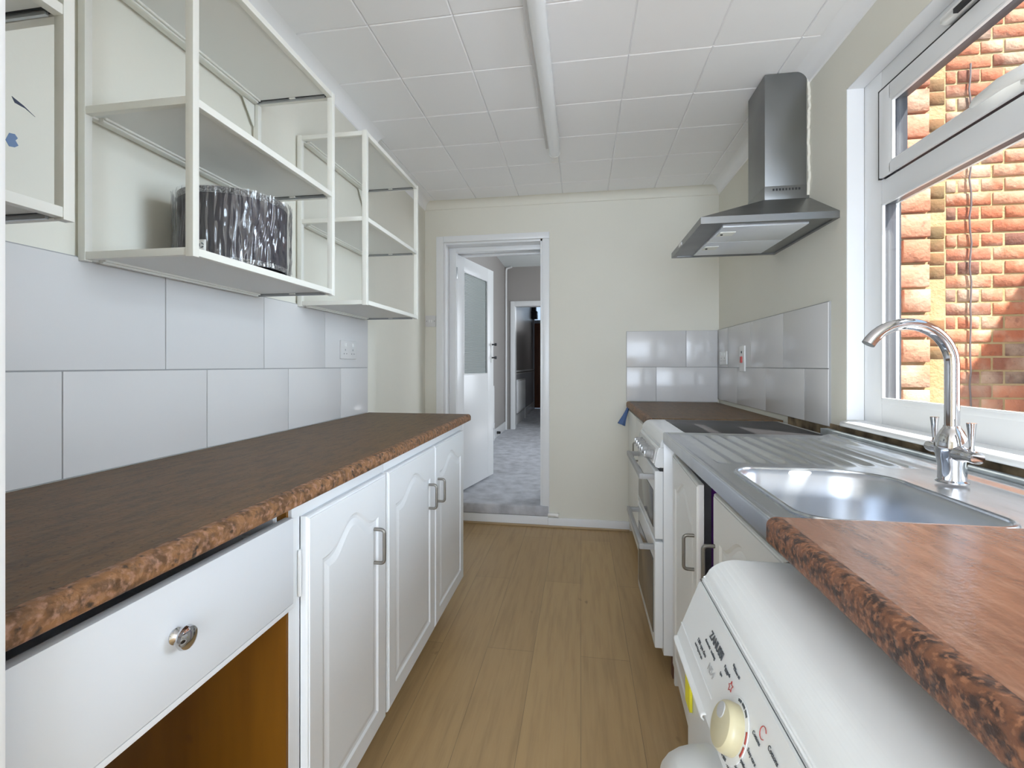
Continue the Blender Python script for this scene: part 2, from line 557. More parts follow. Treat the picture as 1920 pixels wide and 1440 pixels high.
# ceiling of square tiles with bevelled joints
cm = MB()
cm.box(-2.3, RW + 0.15, -2.75, BY + 0.2, CZ + 0.006, CZ + 0.1)
PX, PYY, TS = -0.445, 1.915, 0.3163
for i in range(-3, 5):
    for j in range(-7, 6):
        x0, x1 = PX + i * TS, PX + (i + 1) * TS
        y0, y1 = PYY + j * TS, PYY + (j + 1) * TS
        x0, x1 = max(x0, -1.19), min(x1, RW)
        y1 = min(y1, BY)
        if x1 - x0 < 0.02 or y1 - y0 < 0.02:
            continue
        cm.box(x0 + 0.0012, x1 - 0.0012, y0 + 0.0012, y1 - 0.0012, CZ, CZ + 0.012, 0.0035, 1)
struct(cm.build('ceiling', 'ceiling', angle=20))


# coving
def cove(name, p0, p1, inward, size=0.06, mt='wall'):
    """quarter-round coving along the wall from p0 to p1 (xy), inward = unit vector into the room"""
    t = MB()
    prof = [(0, 0), (0, -size)]
    for k in range(7):
        a = pi / 2 * k / 6
        prof.append((size * (1 - cos(a)) * 0.92 + 0.006, -size + 0.004 + size * sin(a) * 0.92))
    prof.append((size, 0))
    bm = bmesh.new()
    va, vb = [], []
    for (d, h) in prof:
        va.append(bm.verts.new((p0[0] + inward[0] * d, p0[1] + inward[1] * d, CZ + h)))
        vb.append(bm.verts.new((p1[0] + inward[0] * d, p1[1] + inward[1] * d, CZ + h)))
    n = len(prof)
    for i in range(n):
        j = (i + 1) % n
        bm.faces.new((va[i], va[j], vb[j], vb[i]))
    bm.faces.new(va)
    bm.faces.new(vb[::-1])
    t.join(bm)
    return struct(t.build(name, mt))


cove('trim_2', (LW2, BY), (RW, BY), (0, -1), 0.055)
cove('trim_3', (LW, 0.35), (LW, 2.40), (1, 0), 0.055, 'ceiling')
cove('trim_3', (LW2, 2.40), (LW2, BY), (1, 0), 0.055, 'ceiling')
cove('trim_4', (RW, 0.0), (RW, BY), (-1, 0), 0.055, 'ceiling')

# skirting on the back wall, oak bead under it
struct(MB().box(-0.235, 0.34, BY - 0.014, BY, 0.012, 0.068, 0.003).build('baseboard_back', 'gloss_white'))
struct(MB().box(-0.96, 0.34, BY - 0.024, BY - 0.0005, 0.0, 0.014, 0.004).build('trim_5', 'oak_trim'))
# riser of the step up to the hall
struct(MB().box(-1.0, -0.236, BY - 0.012, BY + 0.019, 0.014, 0.075, 0.002).build('trim_6', 'gloss_white'))

# door frame
struct(MB().box(-1.078, -1.022, BY - 0.016, BY, 0.0, 2.146, 0.004).box(-1.022, -0.226, BY - 0.016, BY, 2.10, 2.146, 0.004)
       .box(-0.2775, -0.226, BY - 0.010, BY, 0.1, 2.10, 0.004)
       .box(-1.023, -1.008, BY, BY + 0.26, 0.1, 2.10, 0.001).box(-1.01, -0.277, BY, BY + 0.26, 2.085, 2.10, 0.001)
       .box(-0.292, -0.277, BY, BY + 0.26, 0.1, 2.10, 0.001)
       .box(-1.008, -0.955, BY + 0.10, BY + 0.16, 0.15, 2.085, 0.002).box(-0.955, -0.292, BY + 0.10, BY + 0.16, 2.05, 2.085, 0.002)
       .box(-1.008, -0.292, BY + 0.22, BY + 0.26, 2.045, 2.085, 0.002)
       .build('trim_7', 'gloss_white'))

# ------------------------------------------------------------------ splashbacks
def splash(label, runs):
    ax, pl, _, rc, _ = runs[0]
    am = (rc[0] + rc[1]) / 2
    t = thing('tiled_splashback', label, 'tiles', (pl, am, rc[2]) if ax == 'y' else (am, pl, rc[2]))
    for kind, (axis, plane, out, grout_rect, tiles) in enumerate(runs):
        g = MB()
        tm = MB()
        a0, a1, z0, z1 = grout_rect
        d0, d1 = sorted((plane, plane + out * 0.007))
        e0, e1 = sorted((plane + out * 0.001, plane + out * 0.010))
        if axis == 'y':
            g.box(d0, d1, a0, a1, z0, z1)
            for (b0, b1, c0, c1) in tiles:
                tm.box(e0, e1, b0 + 0.0013, b1 - 0.0013, c0 + 0.0015, c1 - 0.0015, 0.0012, 2)
        else:
            g.box(a0, a1, d0, d1, z0, z1)
            for (b0, b1, c0, c1) in tiles:
                tm.box(b0 + 0.0013, b1 - 0.0013, e0, e1, c0 + 0.0015, c1 - 0.0015, 0.0012, 2)
        g.build('grout', 'grout', t)
        tm.build('tile_run', 'tile', t)
    return t


def cuts(joints, z0, z1):
    return [(a, b, z0, z1) for a, b in zip(joints[:-1], joints[1:])]


splash('large white tiles in two rows on the left wall above the long brown worktop',
       [('y', LW, 1, (0.36, 2.29, 0.931, 1.415),
         cuts([0.36, 0.444, 0.836, 1.228, 1.619, 2.011, 2.29], 0.931, 1.163) + cuts([0.36, 0.695, 1.088, 1.481, 1.875, 2.29], 1.163, 1.414))])
splash('two rows of white tiles on the back wall above the corner worktop',
       [('x', BY, -1, (0.32, 0.93, 0.922, 1.416),
         cuts([0.32, 0.522, 0.930], 0.922, 1.163) + cuts([0.32, 0.722, 0.930], 1.163, 1.416))])
splash('two rows of white tiles on the right wall behind the cooker',
       [('y', RW, -1, (1.962, BY - 0.01, 0.942, 1.42),
         cuts([1.962, 2.156, 2.58, 3.018, BY - 0.01], 0.942, 1.162) + cuts([1.962, 2.368, 2.79, 3.20, BY - 0.01], 1.162, 1.418))])
# exposed wall behind sink and cooker where tiles are missing
struct(MB().box(RW - 0.004, RW, WY0, 2.33, 0.86, 0.954).build('trim_8', 'rough_plaster'))

# ------------------------------------------------------------------ window
def frame_ring(mb, x0, x1, bev=0.004):
    mb.box(x0, x1, WY1 - 0.10, WY1 - 0.001, 0.975, WZ1 - 0.001, bev).box(x0, x1, WY0 + 0.001, WY0 + 0.10, 0.975, WZ1 - 0.001, bev)
    mb.box(x0, x1, WY0 + 0.1, WY1 - 0.10, 2.093, WZ1 - 0.001, bev).box(x0, x1, WY0 + 0.1, WY1 - 0.10, 1.716, 1.793, bev)
    mb.box(x0, x1, WY0 + 0.1, WY1 - 0.10, 0.975, 1.056, bev)
    return mb


win = struct(frame_ring(MB(), 0.996, 1.0075).box(0.994, 1.0075, WY0 + 0.1, WY1 - 0.1, 1.045, 1.062, 0.005).build('window_1', 'pvc'))
frame_ring(MB(), 1.0077, 1.040, 0.002).build('outer_frame', 'outer_frame', win)
frame_ring(MB(), 1.0402, 1.050, 0.002).build('outer_edge', 'pvc', win)
GY0, GY1 = WY0 + 0.1, WY1 - 0.10
# glazing beads of the fixed pane
MB().box(0.9945, 1.004, GY0, GY1, 1.060, 1.067, 0.002).box(0.9945, 1.004, GY0, GY1, 1.709, 1.717, 0.002).box(0.9945, 1.004, GY1 - 0.008, GY1, 1.061, 1.717, 0.002).build('glazing_bead', 'pvc', win)
box('window_pane', 'pane', 1.0085, 1.0125, GY0 + 0.002, GY1 - 0.002, 1.058, 1.714, win)
# opening top light
sash = MB()
SY0, SY1, SZ0, SZ1 = GY0 + 0.004, GY1 - 0.006, 1.798, 2.088
sash.box(0.984, 0.997, SY1 - 0.062, SY1, SZ0, SZ1, 0.005).box(0.984, 0.997, SY0, SY0 + 0.062, SZ0, SZ1, 0.005)
sash.box(0.984, 0.997, SY0 + 0.05, SY1 - 0.05, SZ0, SZ0 + 0.036, 0.005).box(0.984, 0.997, SY0 + 0.05, SY1 - 0.05, SZ1 - 0.055, SZ1, 0.005)
so = sash.build('sash', 'pvc', win)
MB().box(0.9972, 1.030, SY1 - 0.066, SY1 - 0.002, SZ0, SZ1).box(0.9972, 1.030, SY0 + 0.004, SY1 - 0.066, SZ0 + 0.002, SZ0 + 0.034).box(0.9972, 1.030, SY0 + 0.004, SY1 - 0.066, SZ1 - 0.055, SZ1 - 0.002).build('outer_sash', 'outer_frame', so)
MB().box(0.985, 0.995, SY1 - 0.068, SY1 - 0.060, SZ0 + 0.03, SZ1 - 0.05, 0.002).box(0.985, 0.995, SY0 + 0.05, SY1 - 0.062, SZ0 + 0.034, SZ0 + 0.040, 0.002)\
    .box(0.985, 0.995, SY0 + 0.05, SY1 - 0.062, SZ1 - 0.062, SZ1 - 0.054, 0.002).build('glazing_bead', 'pvc', so)
box('pane', 'pane', 0.9975, 1.001, SY0 + 0.05, SY1 - 0.06, SZ0 + 0.03, SZ1 - 0.05, so)
MB().box(0.986, 0.9965, GY1 - 0.0058, GY1 - 0.0003, 1.796, 2.0925).box(0.986, 0.9965, GY0, GY1, 2.0882, 2.0928).build('gasket', 'gasket', win)
# white boards lining the reveal
struct(MB().box(RW + 0.0005, 0.9955, WY1 - 0.0035, WY1 - 0.0002, 0.98, WZ1 - 0.0002).box(RW + 0.0005, 0.9955, WY0, WY1 - 0.0035, WZ1 - 0.0035, WZ1 - 0.0002).build('trim_10', 'gloss_white'))
# handle on the top light
hm = MB()
hm.box(0.966, 0.9845, 1.10, 1.22, 1.800, 1.828, 0.006, 3)
hm.tube([(0.966, 1.15, 1.814), (0.954, 1.18, 1.816), (0.948, 1.24, 1.820), (0.950, 1.31, 1.818), (0.953, 1.33, 1.815)], [0.010, 0.015, 0.014, 0.010, 0.005], 12)
hm.build('window_handle', 'plastic', win)
# trickle vent on the head
vm = MB().prism([(0.996, 2.135), (0.975, 2.13), (0.966, 2.118), (0.966, 2.104), (0.975, 2.100), (0.996, 2.100)], 'y', 0.80, 1.455, 0.002, 1)
vo = vm.build('trickle_vent', 'plastic', win)
vs = MB()
for k in range(8):
    y = 1.405 - k * 0.062
    vs.box(0.9645, 0.976, y - 0.052, y, 2.0982, 2.1105)
vs.build('vent_slot', 'black', vo)
# sill board
struct(MB().prism([(0.918, 0.957), (0.916, 0.962), (0.918, 0.973), (0.925, 0.9765), (0.998, 0.979), (0.998, 0.957)], 'y', 0.4, WY1 - 0.002, 0.001, 1).build('trim_9', 'gloss_white'))
# outer reveal
struct(MB().box(1.067, 1.13, WY0, WY1, 0.935, 0.972, 0.003).build('trim_10', 'pvc'))
struct(MB().box(1.0665, 1.094, WY1 - 0.035, WY1 - 0.001, 0.973, WZ1 - 0.001).box(1.0665, 1.094, WY0, WY1 - 0.035, WZ1 - 0.04, WZ1 - 0.001).build('trim_11', 'outer_reveal'))

# ------------------------------------------------------------------ left worktop
def rolled(x_back, x_front, z0, z1, sgn, n=6, r=0.014):
    """profile (x, z) of a worktop with rounded front edge; sgn=+1 when the front faces +x"""
    pts = [(x_back, z0), (x_back, z1)]
    for k in range(n + 1):
        a = pi / 2 * k / n
        pts.append((x_front - sgn * r + sgn * r * sin(a), z1 - r + r * cos(a)))
    for k in range(n + 1):
        a = pi / 2 * k / n
        pts.append((x_front - sgn * 0.006 + sgn * 0.006 * cos(a), z0 + 0.006 - 0.006 * sin(a)))
    return pts


def worktop(name, label, x_back, x_front, y0, y1, z0, z1, sgn, m_top, m_edge):
    t = thing(name, label, 'worktop', ((x_back + x_front) / 2, (y0 + y1) / 2, z0))
    xs = x_front - sgn * 0.022
    MB().box(min(x_back, xs), max(x_back, xs), y0, y1, z0, z1).build('top_board', m_top, t)
    e = MB().prism(rolled(xs, x_front, z0, z1, sgn), 'y', y0, y1)
    e.build('front_edge', m_edge, t)
    return t


worktop('worktop', 'long brown mottled laminate worktop along the left wall with chipped front edge', -1.088, -0.545, 0.36, 2.30, 0.8975, 0.930, 1, 'worktop_l', 'edge_l')
worktop('worktop', 'red-brown laminate worktop over the washing machine, bottom right', 0.935, 0.292, 0.02, 0.806, 0.892, 0.934, -1, 'worktop_r', 'edge_r')
worktop('worktop', 'short brown worktop in the far right corner beyond the cooker', 0.925, 0.318, 2.352, BY - 0.012, 0.880, 0.920, -1, 'worktop_l', 'edge_l')


# ------------------------------------------------------------------ cupboard doors
def arch_door(name, m, parent, y0, y1, z0, z1, x, sgn, mg=0.055, mtx=None, thick=0.018):
    """cathedral-arch raised panel door lying in the yz plane, front face at x, facing sgn*x"""
    w_, h_ = y1 - y0, z1 - z0
    N = 28
    rise = 0.055

    def loop(m_, lift):
        """closed outline of an arched opening with margin m_, in (u, v)"""
        pts = []
        u0, u1, v0 = m_, w_ - m_, m_
        vt = h_ - m_ - rise
        for k in range(N + 1):               # top, right to left
            s_ = k / N
            u = u1 + (u0 - u1) * s_
            f = 0.5 - 0.5 * cos(2 * pi * min(max((s_ - 0.08) / 0.84, 0), 1))
            pts.append((u, vt + rise * f))
        for k in range(1, 9):
            pts.append((u0, vt + (v0 - vt) * k / 9))
        for k in range(0, 9):
            pts.append((u0 + (u1 - u0) * k / 8, v0))
        for k in range(1, 9):
            pts.append((u1, v0 + (vt - v0) * k / 9))
        return pts

    def rect(m_, pts_like):
        pts = []
        u0, u1, v0, v1 = m_, w_ - m_, m_, h_ - m_
        for i in range(N + 1):
            pts.append((u1 + (u0 - u1) * i / N, v1))
        for k in range(1, 9):
            pts.append((u0, v1 + (v0 - v1) * k / 9))
        for k in range(0, 9):
            pts.append((u0 + (u1 - u0) * k / 8, v0))
        for k in range(1, 9):
            pts.append((u1, v0 + (v1 - v0) * k / 9))
        return pts
    seq = [(rect(0.0, None), -thick), (rect(0.0, None), -0.006), (rect(0.002, None), -0.0025), (rect(0.006, None), -0.0025), (rect(0.0065, None), 0.0), (loop(mg, 0), 0.0), (loop(mg + 0.006, 0), -0.0045),
           (loop(mg + 0.014, 0), -0.0050), (loop(mg + 0.030, 0), -0.0015), (loop(mg + 0.034, 0), -0.0015)]
    bm = bmesh.new()
    rings = []
    for pts, d in seq:
        rings.append([bm.verts.new((x + sgn * d, y0 + u, z0 + v)) for (u, v) in pts])
    n = len(rings[0])
    for a, b in zip(rings[:-1], rings[1:]):
        for i in range(n):
            j = (i + 1) % n
            bm.faces.new((a[i], a[j], b[j], b[i]))
    # cap: centre field
    cv = bm.verts.new((x - sgn * 0.0015, y0 + w_ / 2, z0 + h_ / 2))
    last = rings[-1]
    for i in range(n):
        bm.faces.new((last[i], last[(i + 1) % n], cv))
    bm.faces.new(rings[0][::-1])
    t = MB()
    t.join(bm, mtx)
    return t.build(name, m, parent, angle=9)


def d_handle(parent, x, y, z0, z1, sgn, mtx=None, r=0.0048, out=0.028, m='satin'):
    zc0, zc1 = z0, z1
    pts = [(x - sgn * 0.001, y, zc1), (x + sgn * (out - 0.010), y, zc1)]
    for k in range(1, 6):
        a = pi / 2 * k / 5
        pts.append((x + sgn * (out - 0.010 + 0.010 * sin(a)), y, zc1 - 0.010 + 0.010 * cos(a)))
    for k in range(0, 6):
        a = pi / 2 * k / 5
        pts.append((x + sgn * (out - 0.010 + 0.010 * cos(a)), y, zc0 + 0.010 - 0.010 * sin(a)))
    pts.append((x - sgn * 0.001, y, zc0))
    t = MB().tube(pts, r, 12)
    if mtx is not None:
        t.bm.transform(mtx)
    return t.build('handle', m, parent)


def hinge(parent, x, y, z0, z1, sgn):
    a, b = sorted((x, x + sgn * 0.004))
    MB().box(a, b, y - 0.004, y + 0.004, z0, z1, 0.0015).tube([(x + sgn * 0.003, y, z0 - 0.003), (x + sgn * 0.003, y, z1 + 0.003)], 0.0035, 8).build('hinge', M['gloss_white'], parent)


DF = -0.560   # left door faces
CF = -0.579   # carcass face
# single cupboard
c1 = thing('base_cupboard', 'white single-door base cupboard next to the open knee space, orange pine side', 'cupboard', (-0.8, 1.07, 0))
MB().box(-1.09, -0.6, 0.8615, 1.303, 0.14, 0.896).box(-0.6, CF, 0.8615, 0.898, 0.14, 0.8965, 0.0015).box(-0.6, CF, 0.898, 1.303, 0.858, 0.8965, 0.0015)\
    .box(-0.6, CF, 0.898, 1.303, 0.14, 0.165).build('carcass', 'cab_white', c1)
box('side_panel', 'pine', -1.09, CF - 0.001, 0.8535, 0.861, 0.0, 0.888, c1)
c1.children[-1]['label'] = 'varnished orange pine side panel'
box('cornice_strip', 'cab_white', CF, CF + 0.006, 0.862, 1.303, 0.864, 0.888, c1, 0.002)
box('plinth', 'cab_white', -1.08, -0.68, 0.87, 1.30, 0.0, 0.14, c1)
dd = arch_door('door', 'cab_white', c1, 0.899, 1.297, 0.150, 0.860, DF, 1)
d_handle(dd, DF, 1.218, 0.632, 0.724, 1)
hinge(c1, CF + 0.001, 0.892, 0.70, 0.79, 1)
hinge(c1, CF + 0.001, 0.892, 0.22, 0.30, 1)
# double cupboard
c2 = thing('base_cupboard', 'white double-door base cupboard at the far end of the left run', 'cupboard', (-0.8, 1.76, 0))
MB().box(-1.09, -0.6, 1.305, 2.235, 0.14, 0.896).box(-0.6, CF, 1.304, 2.235, 0.858, 0.8965, 0.0015).box(-0.6, CF, 1.304, 1.316, 0.14, 0.86).box(-0.6, CF, 2.212, 2.235, 0.14, 0.86, 0.0015)\
    .box(-0.6, CF, 1.316, 2.212, 0.14, 0.165).build('carcass', 'cab_white', c2)
box('cornice_strip', 'cab_white', CF, CF + 0.006, 1.305, 2.235, 0.864, 0.888, c2, 0.002)
box('plinth', 'cab_white', -1.08, -0.68, 1.305, 2.22, 0.0, 0.14, c2)
d1 = arch_door('door', 'cab_white', c2, 1.312, 1.757, 0.150, 0.860, DF, 1)
d2 = arch_door('door', 'cab_white', c2, 1.765, 2.212, 0.150, 0.860, DF, 1)
d_handle(d1, DF, 1.690, 0.640, 0.728, 1)
d_handle(d2, DF, 1.797, 0.636, 0.724, 1)
hinge(c2, CF + 0.001, 1.3035, 0.215, 0.30, 1)
hinge(c2, CF + 0.001, 1.3035, 0.70, 0.79, 1)
# drawer over the knee space
dr = thing('drawer_unit', 'wide flat white drawer with chrome knob above the open knee space', 'drawer', (-0.8, 0.6, 0.7))
MB().box(-0.578, DF, 0.362, 0.848, 0.706, 0.874, 0.0012).build('drawer_front', 'drawer', dr)
MB().box(-1.05, -0.5785, 0.38, 0.395, 0.715, 0.84).box(-1.05, -0.5785, 0.815, 0.83, 0.715, 0.84).box(-1.05, -0.5785, 0.38, 0.83, 0.708, 0.716)\
    .box(-1.05, -1.035, 0.38, 0.83, 0.715, 0.84).build('drawer_box', 'cab_white', dr)
MB().box(-1.09, -0.5785, 0.362, 0.378, 0.70, 0.8895).box(-1.09, -0.600, 0.841, 0.8530, 0.70, 0.8895).box(-0.60, -0.562, 0.362, 0.852, 0.694, 0.7035, 0.001).build('runner_frame', 'cab_white', dr)
kn = MB().lathe([(0, 0), (0.0105, 0), (0.011, 0.002), (0.007, 0.005), (0.0055, 0.009), (0.008, 0.013), (0.015, 0.0155), (0.0165, 0.019), (0.015, 0.0235), (0.009, 0.0265), (0, 0.0275)], axis_mtx((DF, 0.573, 0.797), (1, 0, 0)))
kn.build('knob', 'chrome', dr)


# ------------------------------------------------------------------ open metal shelf units
def shelf_unit(label, y0, y1, first=True):
    x0, x1, z0, z1, zm = -1.092, -0.804, 1.405, 2.072, 1.744
    s_ = 0.0185
    t = thing('shelf_unit', label, 'shelf unit', (x0, y0, z0), 'open metal wall shelf units')
    for (xa, ya, nm) in ((x0, y0, 'post'), (x1 - s_, y0, 'post'), (x0, y1 - s_ * 0.9, 'post'), (x1 - s_, y1 - s_ * 0.9, 'post')):
        box(nm, 'shelf', xa, xa + s_, ya, ya + s_ * 0.9, z0, z1, t, 0.0012)
    for zz in (z0 + 0.003, zm - s_ * 0.9, z1 - s_):
        e = 0.0004
        hh = s_ * 0.9
        for xa in (x0 + 0.001, x1 - s_ + 0.0008):
            box('rail', 'shelf', xa, xa + s_ - 0.002, y0 + s_ * 0.9, y1 - s_ * 0.9, zz, zz + hh, t, 0.001)
        box('rail', 'shelf', x0 + s_, x1 - s_, y0 + 0.001, y0 + s_ * 0.8, zz, zz + hh, t, 0.001)
        box('rail', 'shelf', x0 + s_, x1 - s_, y1 - s_ * 0.85, y1 - 0.001, zz, zz + hh, t, 0.001)
        p = box('shelf_board', 'shelf_panel', x0 + s_, x1 - s_, y0 + s_ * 0.85, y1 - s_ - 0.012, zz + hh - 0.012, zz + hh - 0.002, t)
        # dark runner at the far end, with its pale clip, and ribbed wall rail
        rr = MB().box(x0 + s_, x1 - s_, y1 - s_ - 0.011, y1 - s_ + 0.003, zz + hh - 0.012, zz + hh - 0.003)
        rr.build('end_runner', 'black', p)
        MB().box(x0 + s_ + 0.004, x1 - s_ - 0.004, y1 - s_ - 0.008, y1 - s_ - 0.003, zz + hh - 0.020, zz + hh - 0.012).build('runner_lip', 'greymetal', p)
        MB().box((x0 + x1) / 2 - 0.002, (x0 + x1) / 2 + 0.018, y1 - s_ - 0.012, y1 - s_ + 0.001, zz + hh - 0.016, zz + hh - 0.0125).build('clip', 'shelf', p)
        MB().box(x0 + s_, x0 + s_ + 0.012, y0 + 0.03, y1 - 0.03, zz - 0.004, zz + 0.008, 0.002).box(x0 + s_ + 0.014, x0 + s_ + 0.020, y0 + 0.03, y1 - 0.03, zz + 0.000, zz + 0.010, 0.002)\
            .build('wall_rail', 'shelf', p)
    # corner gusset under the top
    MB().prism([(y1 - s_ - 0.055, z1 - s_ - 0.001), (y1 - s_, z1 - s_ - 0.001), (y1 - s_, z1 - s_ - 0.075), (y1 - s_ - 0.006, z1 - s_ - 0.07)], 'x', x0 + 0.003, x0 + 0.006).build('gusset', 'shelf', t)
    return t


shA = shelf_unit('open cream metal wall shelf holding the wrapped lampshade, middle of three', 0.868, 1.445)
shB = copy_tree(shA, (0, 0.809, 0))
shB['label'] = 'open cream metal wall shelf nearest the doorway, furthest of three'
shC = copy_tree(shA, (0, -0.810, 0))
shC['label'] = 'open cream metal wall shelf nearest the camera, cut by the left picture edge'
# stickers on the wall inside the near shelf
st = thing('wall_sticker', 'small dark blue stickers on the wall inside the nearest shelf', 'sticker', (LW, 0.75, 1.85))
MB().prism([(0.752, 1.702), (0.772, 1.694), (0.792, 1.682), (0.775, 1.690), (0.757, 1.692)], 'x', LW, LW + 0.001).build('leaf_shape', 'decal', st)
MB().prism([(0.748, 1.628), (0.757, 1.63), (0.762, 1.624), (0.758, 1.618), (0.763, 1.61), (0.757, 1.604), (0.748, 1.602), (0.742, 1.612)], 'x', LW, LW + 0.001).build('flower_shape', 'decal_blue', st)

# ------------------------------------------------------------------ lampshade in film
LC = (-0.935, 1.15)
LZ0, LZ1, LR = 1.4302, 1.618, 0.130
ls = thing('lampshade', 'charcoal drum lampshade with sequinned rims, still in crumpled clear film, on the middle shelf', 'lampshade', (LC[0], LC[1], LZ0))
SEG = 120


def drum(r, z0, z1, amp=0.0, seed=0, rows=24, thick=None):
    bm = bmesh.new()
    rings = []
    for j in range(rows + 1):
        z = z0 + (z1 - z0) * j / rows
        ring = []
        for k in range(SEG * (3 if amp else 1)):
            a = 2 * pi * k / (SEG * (3 if amp else 1))
            rr = r
            if amp:
                v = Vector((cos(a) * 5.5, sin(a) * 5.5, z * 7 + cos(3 * a) * 0.9 + seed))
                n1 = abs(noise.noise(v)) + 0.6 * abs(noise.noise(v * 2.3)) + 0.3 * abs(noise.noise(Vector((v.x * 5, v.y * 5, v.z * 1.5))))
                rr = r + amp * (0.9 - 1.3 * min(n1, 1.1)) + amp * 0.35 * abs(sin(31 * a + 5 * noise.noise(Vector((a * 2, z * 6, 1)))))
            ring.append(bm.verts.new((LC[0] + cos(a) * rr, LC[1] + sin(a) * rr, z)))
        rings.append(ring)
    n = len(rings[0])
    for a_, b_ in zip(rings[:-1], rings[1:]):
        for k in range(n):
            k2 = (k + 1) % n
            bm.faces.new((a_[k], a_[k2], b_[k2], b_[k]))
    return bm


body = MB()
body.join(drum(LR, LZ0 + 0.002, LZ1 - 0.002))
ob = body.build('fabric_drum', 'shade', ls)
sd = ob.modifiers.new('thickness', 'SOLIDIFY')
sd.thickness = 0.003
sd.offset = -1
for (za, zb) in ((LZ0 + 0.001, LZ0 + 0.014), (LZ1 - 0.016, LZ1)):
    b_ = MB()
    b_.join(drum(LR + 0.0015, za, zb, rows=2))
    o_ = b_.build('sequin_trim', 'sequin', ls)
    sd = o_.modifiers.new('thickness', 'SOLIDIFY')
    sd.thickness = 0.003
wr = MB()
wr.join(drum(LR + 0.0055, LZ0 + 0.0005, LZ1 + 0.001, 0.0075, 3.3, 36))
wr.build('clear_film', 'wrap', ls, angle=180)
# care label seen through the film beside the front post
lab = thing('care_label', 'small white recycling label on the wrapped lampshade beside the shelf post', 'label', (0, 0, 0))
la = math.atan2(-0.79, 0.61)


def on_drum(a, z, r):
    return (LC[0] + cos(a) * r, LC[1] + sin(a) * r, z)


bm = bmesh.new()
A0 = radians(-81)
vsl = []
for i in range(4):
    a = A0 + radians(9.5) * i / 3 - radians(5)
    vsl.append((bm.verts.new(on_drum(a, 1.434, LR + 0.0105)), bm.verts.new(on_drum(a, 1.482, LR + 0.0105))))
for p, q in zip(vsl[:-1], vsl[1:]):
    bm.faces.new((p[0], q[0], q[1], p[1]))
t = MB()
t.join(bm)
lb = t.build('label_card', 'plastic', lab)
sd = lb.modifiers.new('thickness', 'SOLIDIFY')
sd.thickness = 0.0006
t = MB()
for k in range(3):
    a0 = 2 * pi * k / 3 + 0.25
    cpts = []
    for q in range(6):
        aa = a0 + 1.5 * q / 5
        ang = A0 + 0.0048 * cos(aa) / LR
        cpts.append(on_drum(ang, 1.468 + 0.0052 * sin(aa), LR + 0.0113))
    t.tube(cpts, [0.0011, 0.0011, 0.0011, 0.0022, 0.0014, 0.0004], 6)
for k in range(2):
    t.tube([on_drum(A0 - 0.045, 1.453 - k * 0.008, LR + 0.0113), on_drum(A0 + 0.045, 1.453 - k * 0.008, LR + 0.0113)], 0.0009, 6)
t.build('recycling_mark', 'print', lab)
lab.parent = None
# label belongs to the lampshade
for ch in list(lab.children):
    ch.parent = ls
    ch.matrix_parent_inverse = Matrix.Translation(-ls.location)
bpy.data.objects.remove(lab)

# ------------------------------------------------------------------ sockets and switches
def plate(name, label, cat, axis, plane, sgn, a0, a1, z0, z1, m='plastic'):
    t = thing(name, label, cat, (0, 0, 0))
    b0, b1 = sorted((plane, plane + sgn * 0.009))
    if axis == 'y':
        t.location = (plane, (a0 + a1) / 2, (z0 + z1) / 2)
        box('face_plate', m, b0, b1, a0, a1, z0, z1, t, 0.003)
    else:
        t.location = ((a0 + a1) / 2, plane, (z0 + z1) / 2)
        box('face_plate', m, a0, a1, b0, b1, z0, z1, t, 0.003)
    return t


def bits(t, name, m, axis, plane, sgn, rects, d=0.0015):
    b0, b1 = sorted((plane + sgn * 0.0085, plane + sgn * (0.009 + d)))
    for (a0, a1, z0, z1) in rects:
        if axis == 'y':
            box(name, m, b0, b1, a0, a1, z0, z1, t)
        else:
            box(name, m, a0, a1, b0, b1, z0, z1, t)


def socket_double(t, axis, plane, sgn, a0, z0, mirror=1):
    rockers, holes = [], []
    for g in (0, 1):
        ac = a0 + 0.037 + g * 0.072
        rockers.append((ac - 0.006, ac + 0.006, z0 + 0.058, z0 + 0.074))
        holes += [(ac - 0.002, ac + 0.002, z0 + 0.038, z0 + 0.046), (ac - 0.0145, ac - 0.0085, z0 + 0.022, z0 + 0.026), (ac + 0.0085, ac + 0.0145, z0 + 0.022, z0 + 0.026)]
    bits(t, 'rocker', 'plastic', axis, plane, sgn, rockers, 0.003)
    bits(t, 'pin_hole', 'print', axis, plane, sgn, holes, 0.0004)


s1 = plate('wall_socket', 'white double wall socket on the left tiles near their far end', 'socket', 'y', LW + 0.010, 1, 2.00, 2.146, 1.205, 1.291, 'plug_grey')
socket_double(s1, 'y', LW + 0.010, 1, 2.00, 1.205)
s2 = plate('wall_socket', 'white double wall socket on the right tiles in the far corner', 'socket', 'y', RW - 0.010, -1, 3.20, 3.346, 1.180, 1.266, 'plastic')
socket_double(s2, 'y', RW - 0.010, -1, 3.20, 1.180)
s3 = plate('light_switch', 'white double light switch left of the doorway', 'switch', 'x', BY, -1, -1.166, -1.082, 1.468, 1.552, 'plug_grey')
bits(s3, 'rocker', 'plastic', 'x', BY, -1, [(-1.137, -1.127, 1.500, 1.520), (-1.121, -1.111, 1.500, 1.520)], 0.003)
bits(s3, 'screw', 'print', 'x', BY, -1, [(-1.157, -1.152, 1.507, 1.512), (-1.096, -1.091, 1.507, 1.512)], 0.0004)
s4 = plate('cooker_switch', 'tall white cooker isolator switch with red rocker on the right tiles', 'switch', 'y', RW - 0.010, -1, 2.865, 2.951, 1.140, 1.288)
bits(s4, 'red_rocker', mat('red_rocker', (0.55, 0.03, 0.02), 0.3), 'y', RW - 0.010, -1, [(2.897, 2.922, 1.190, 1.226)], 0.006)
bits(s4, 'neon_lamp', 'print', 'y', RW - 0.010, -1, [(2.902, 2.916, 1.245, 1.257)], 0.002)

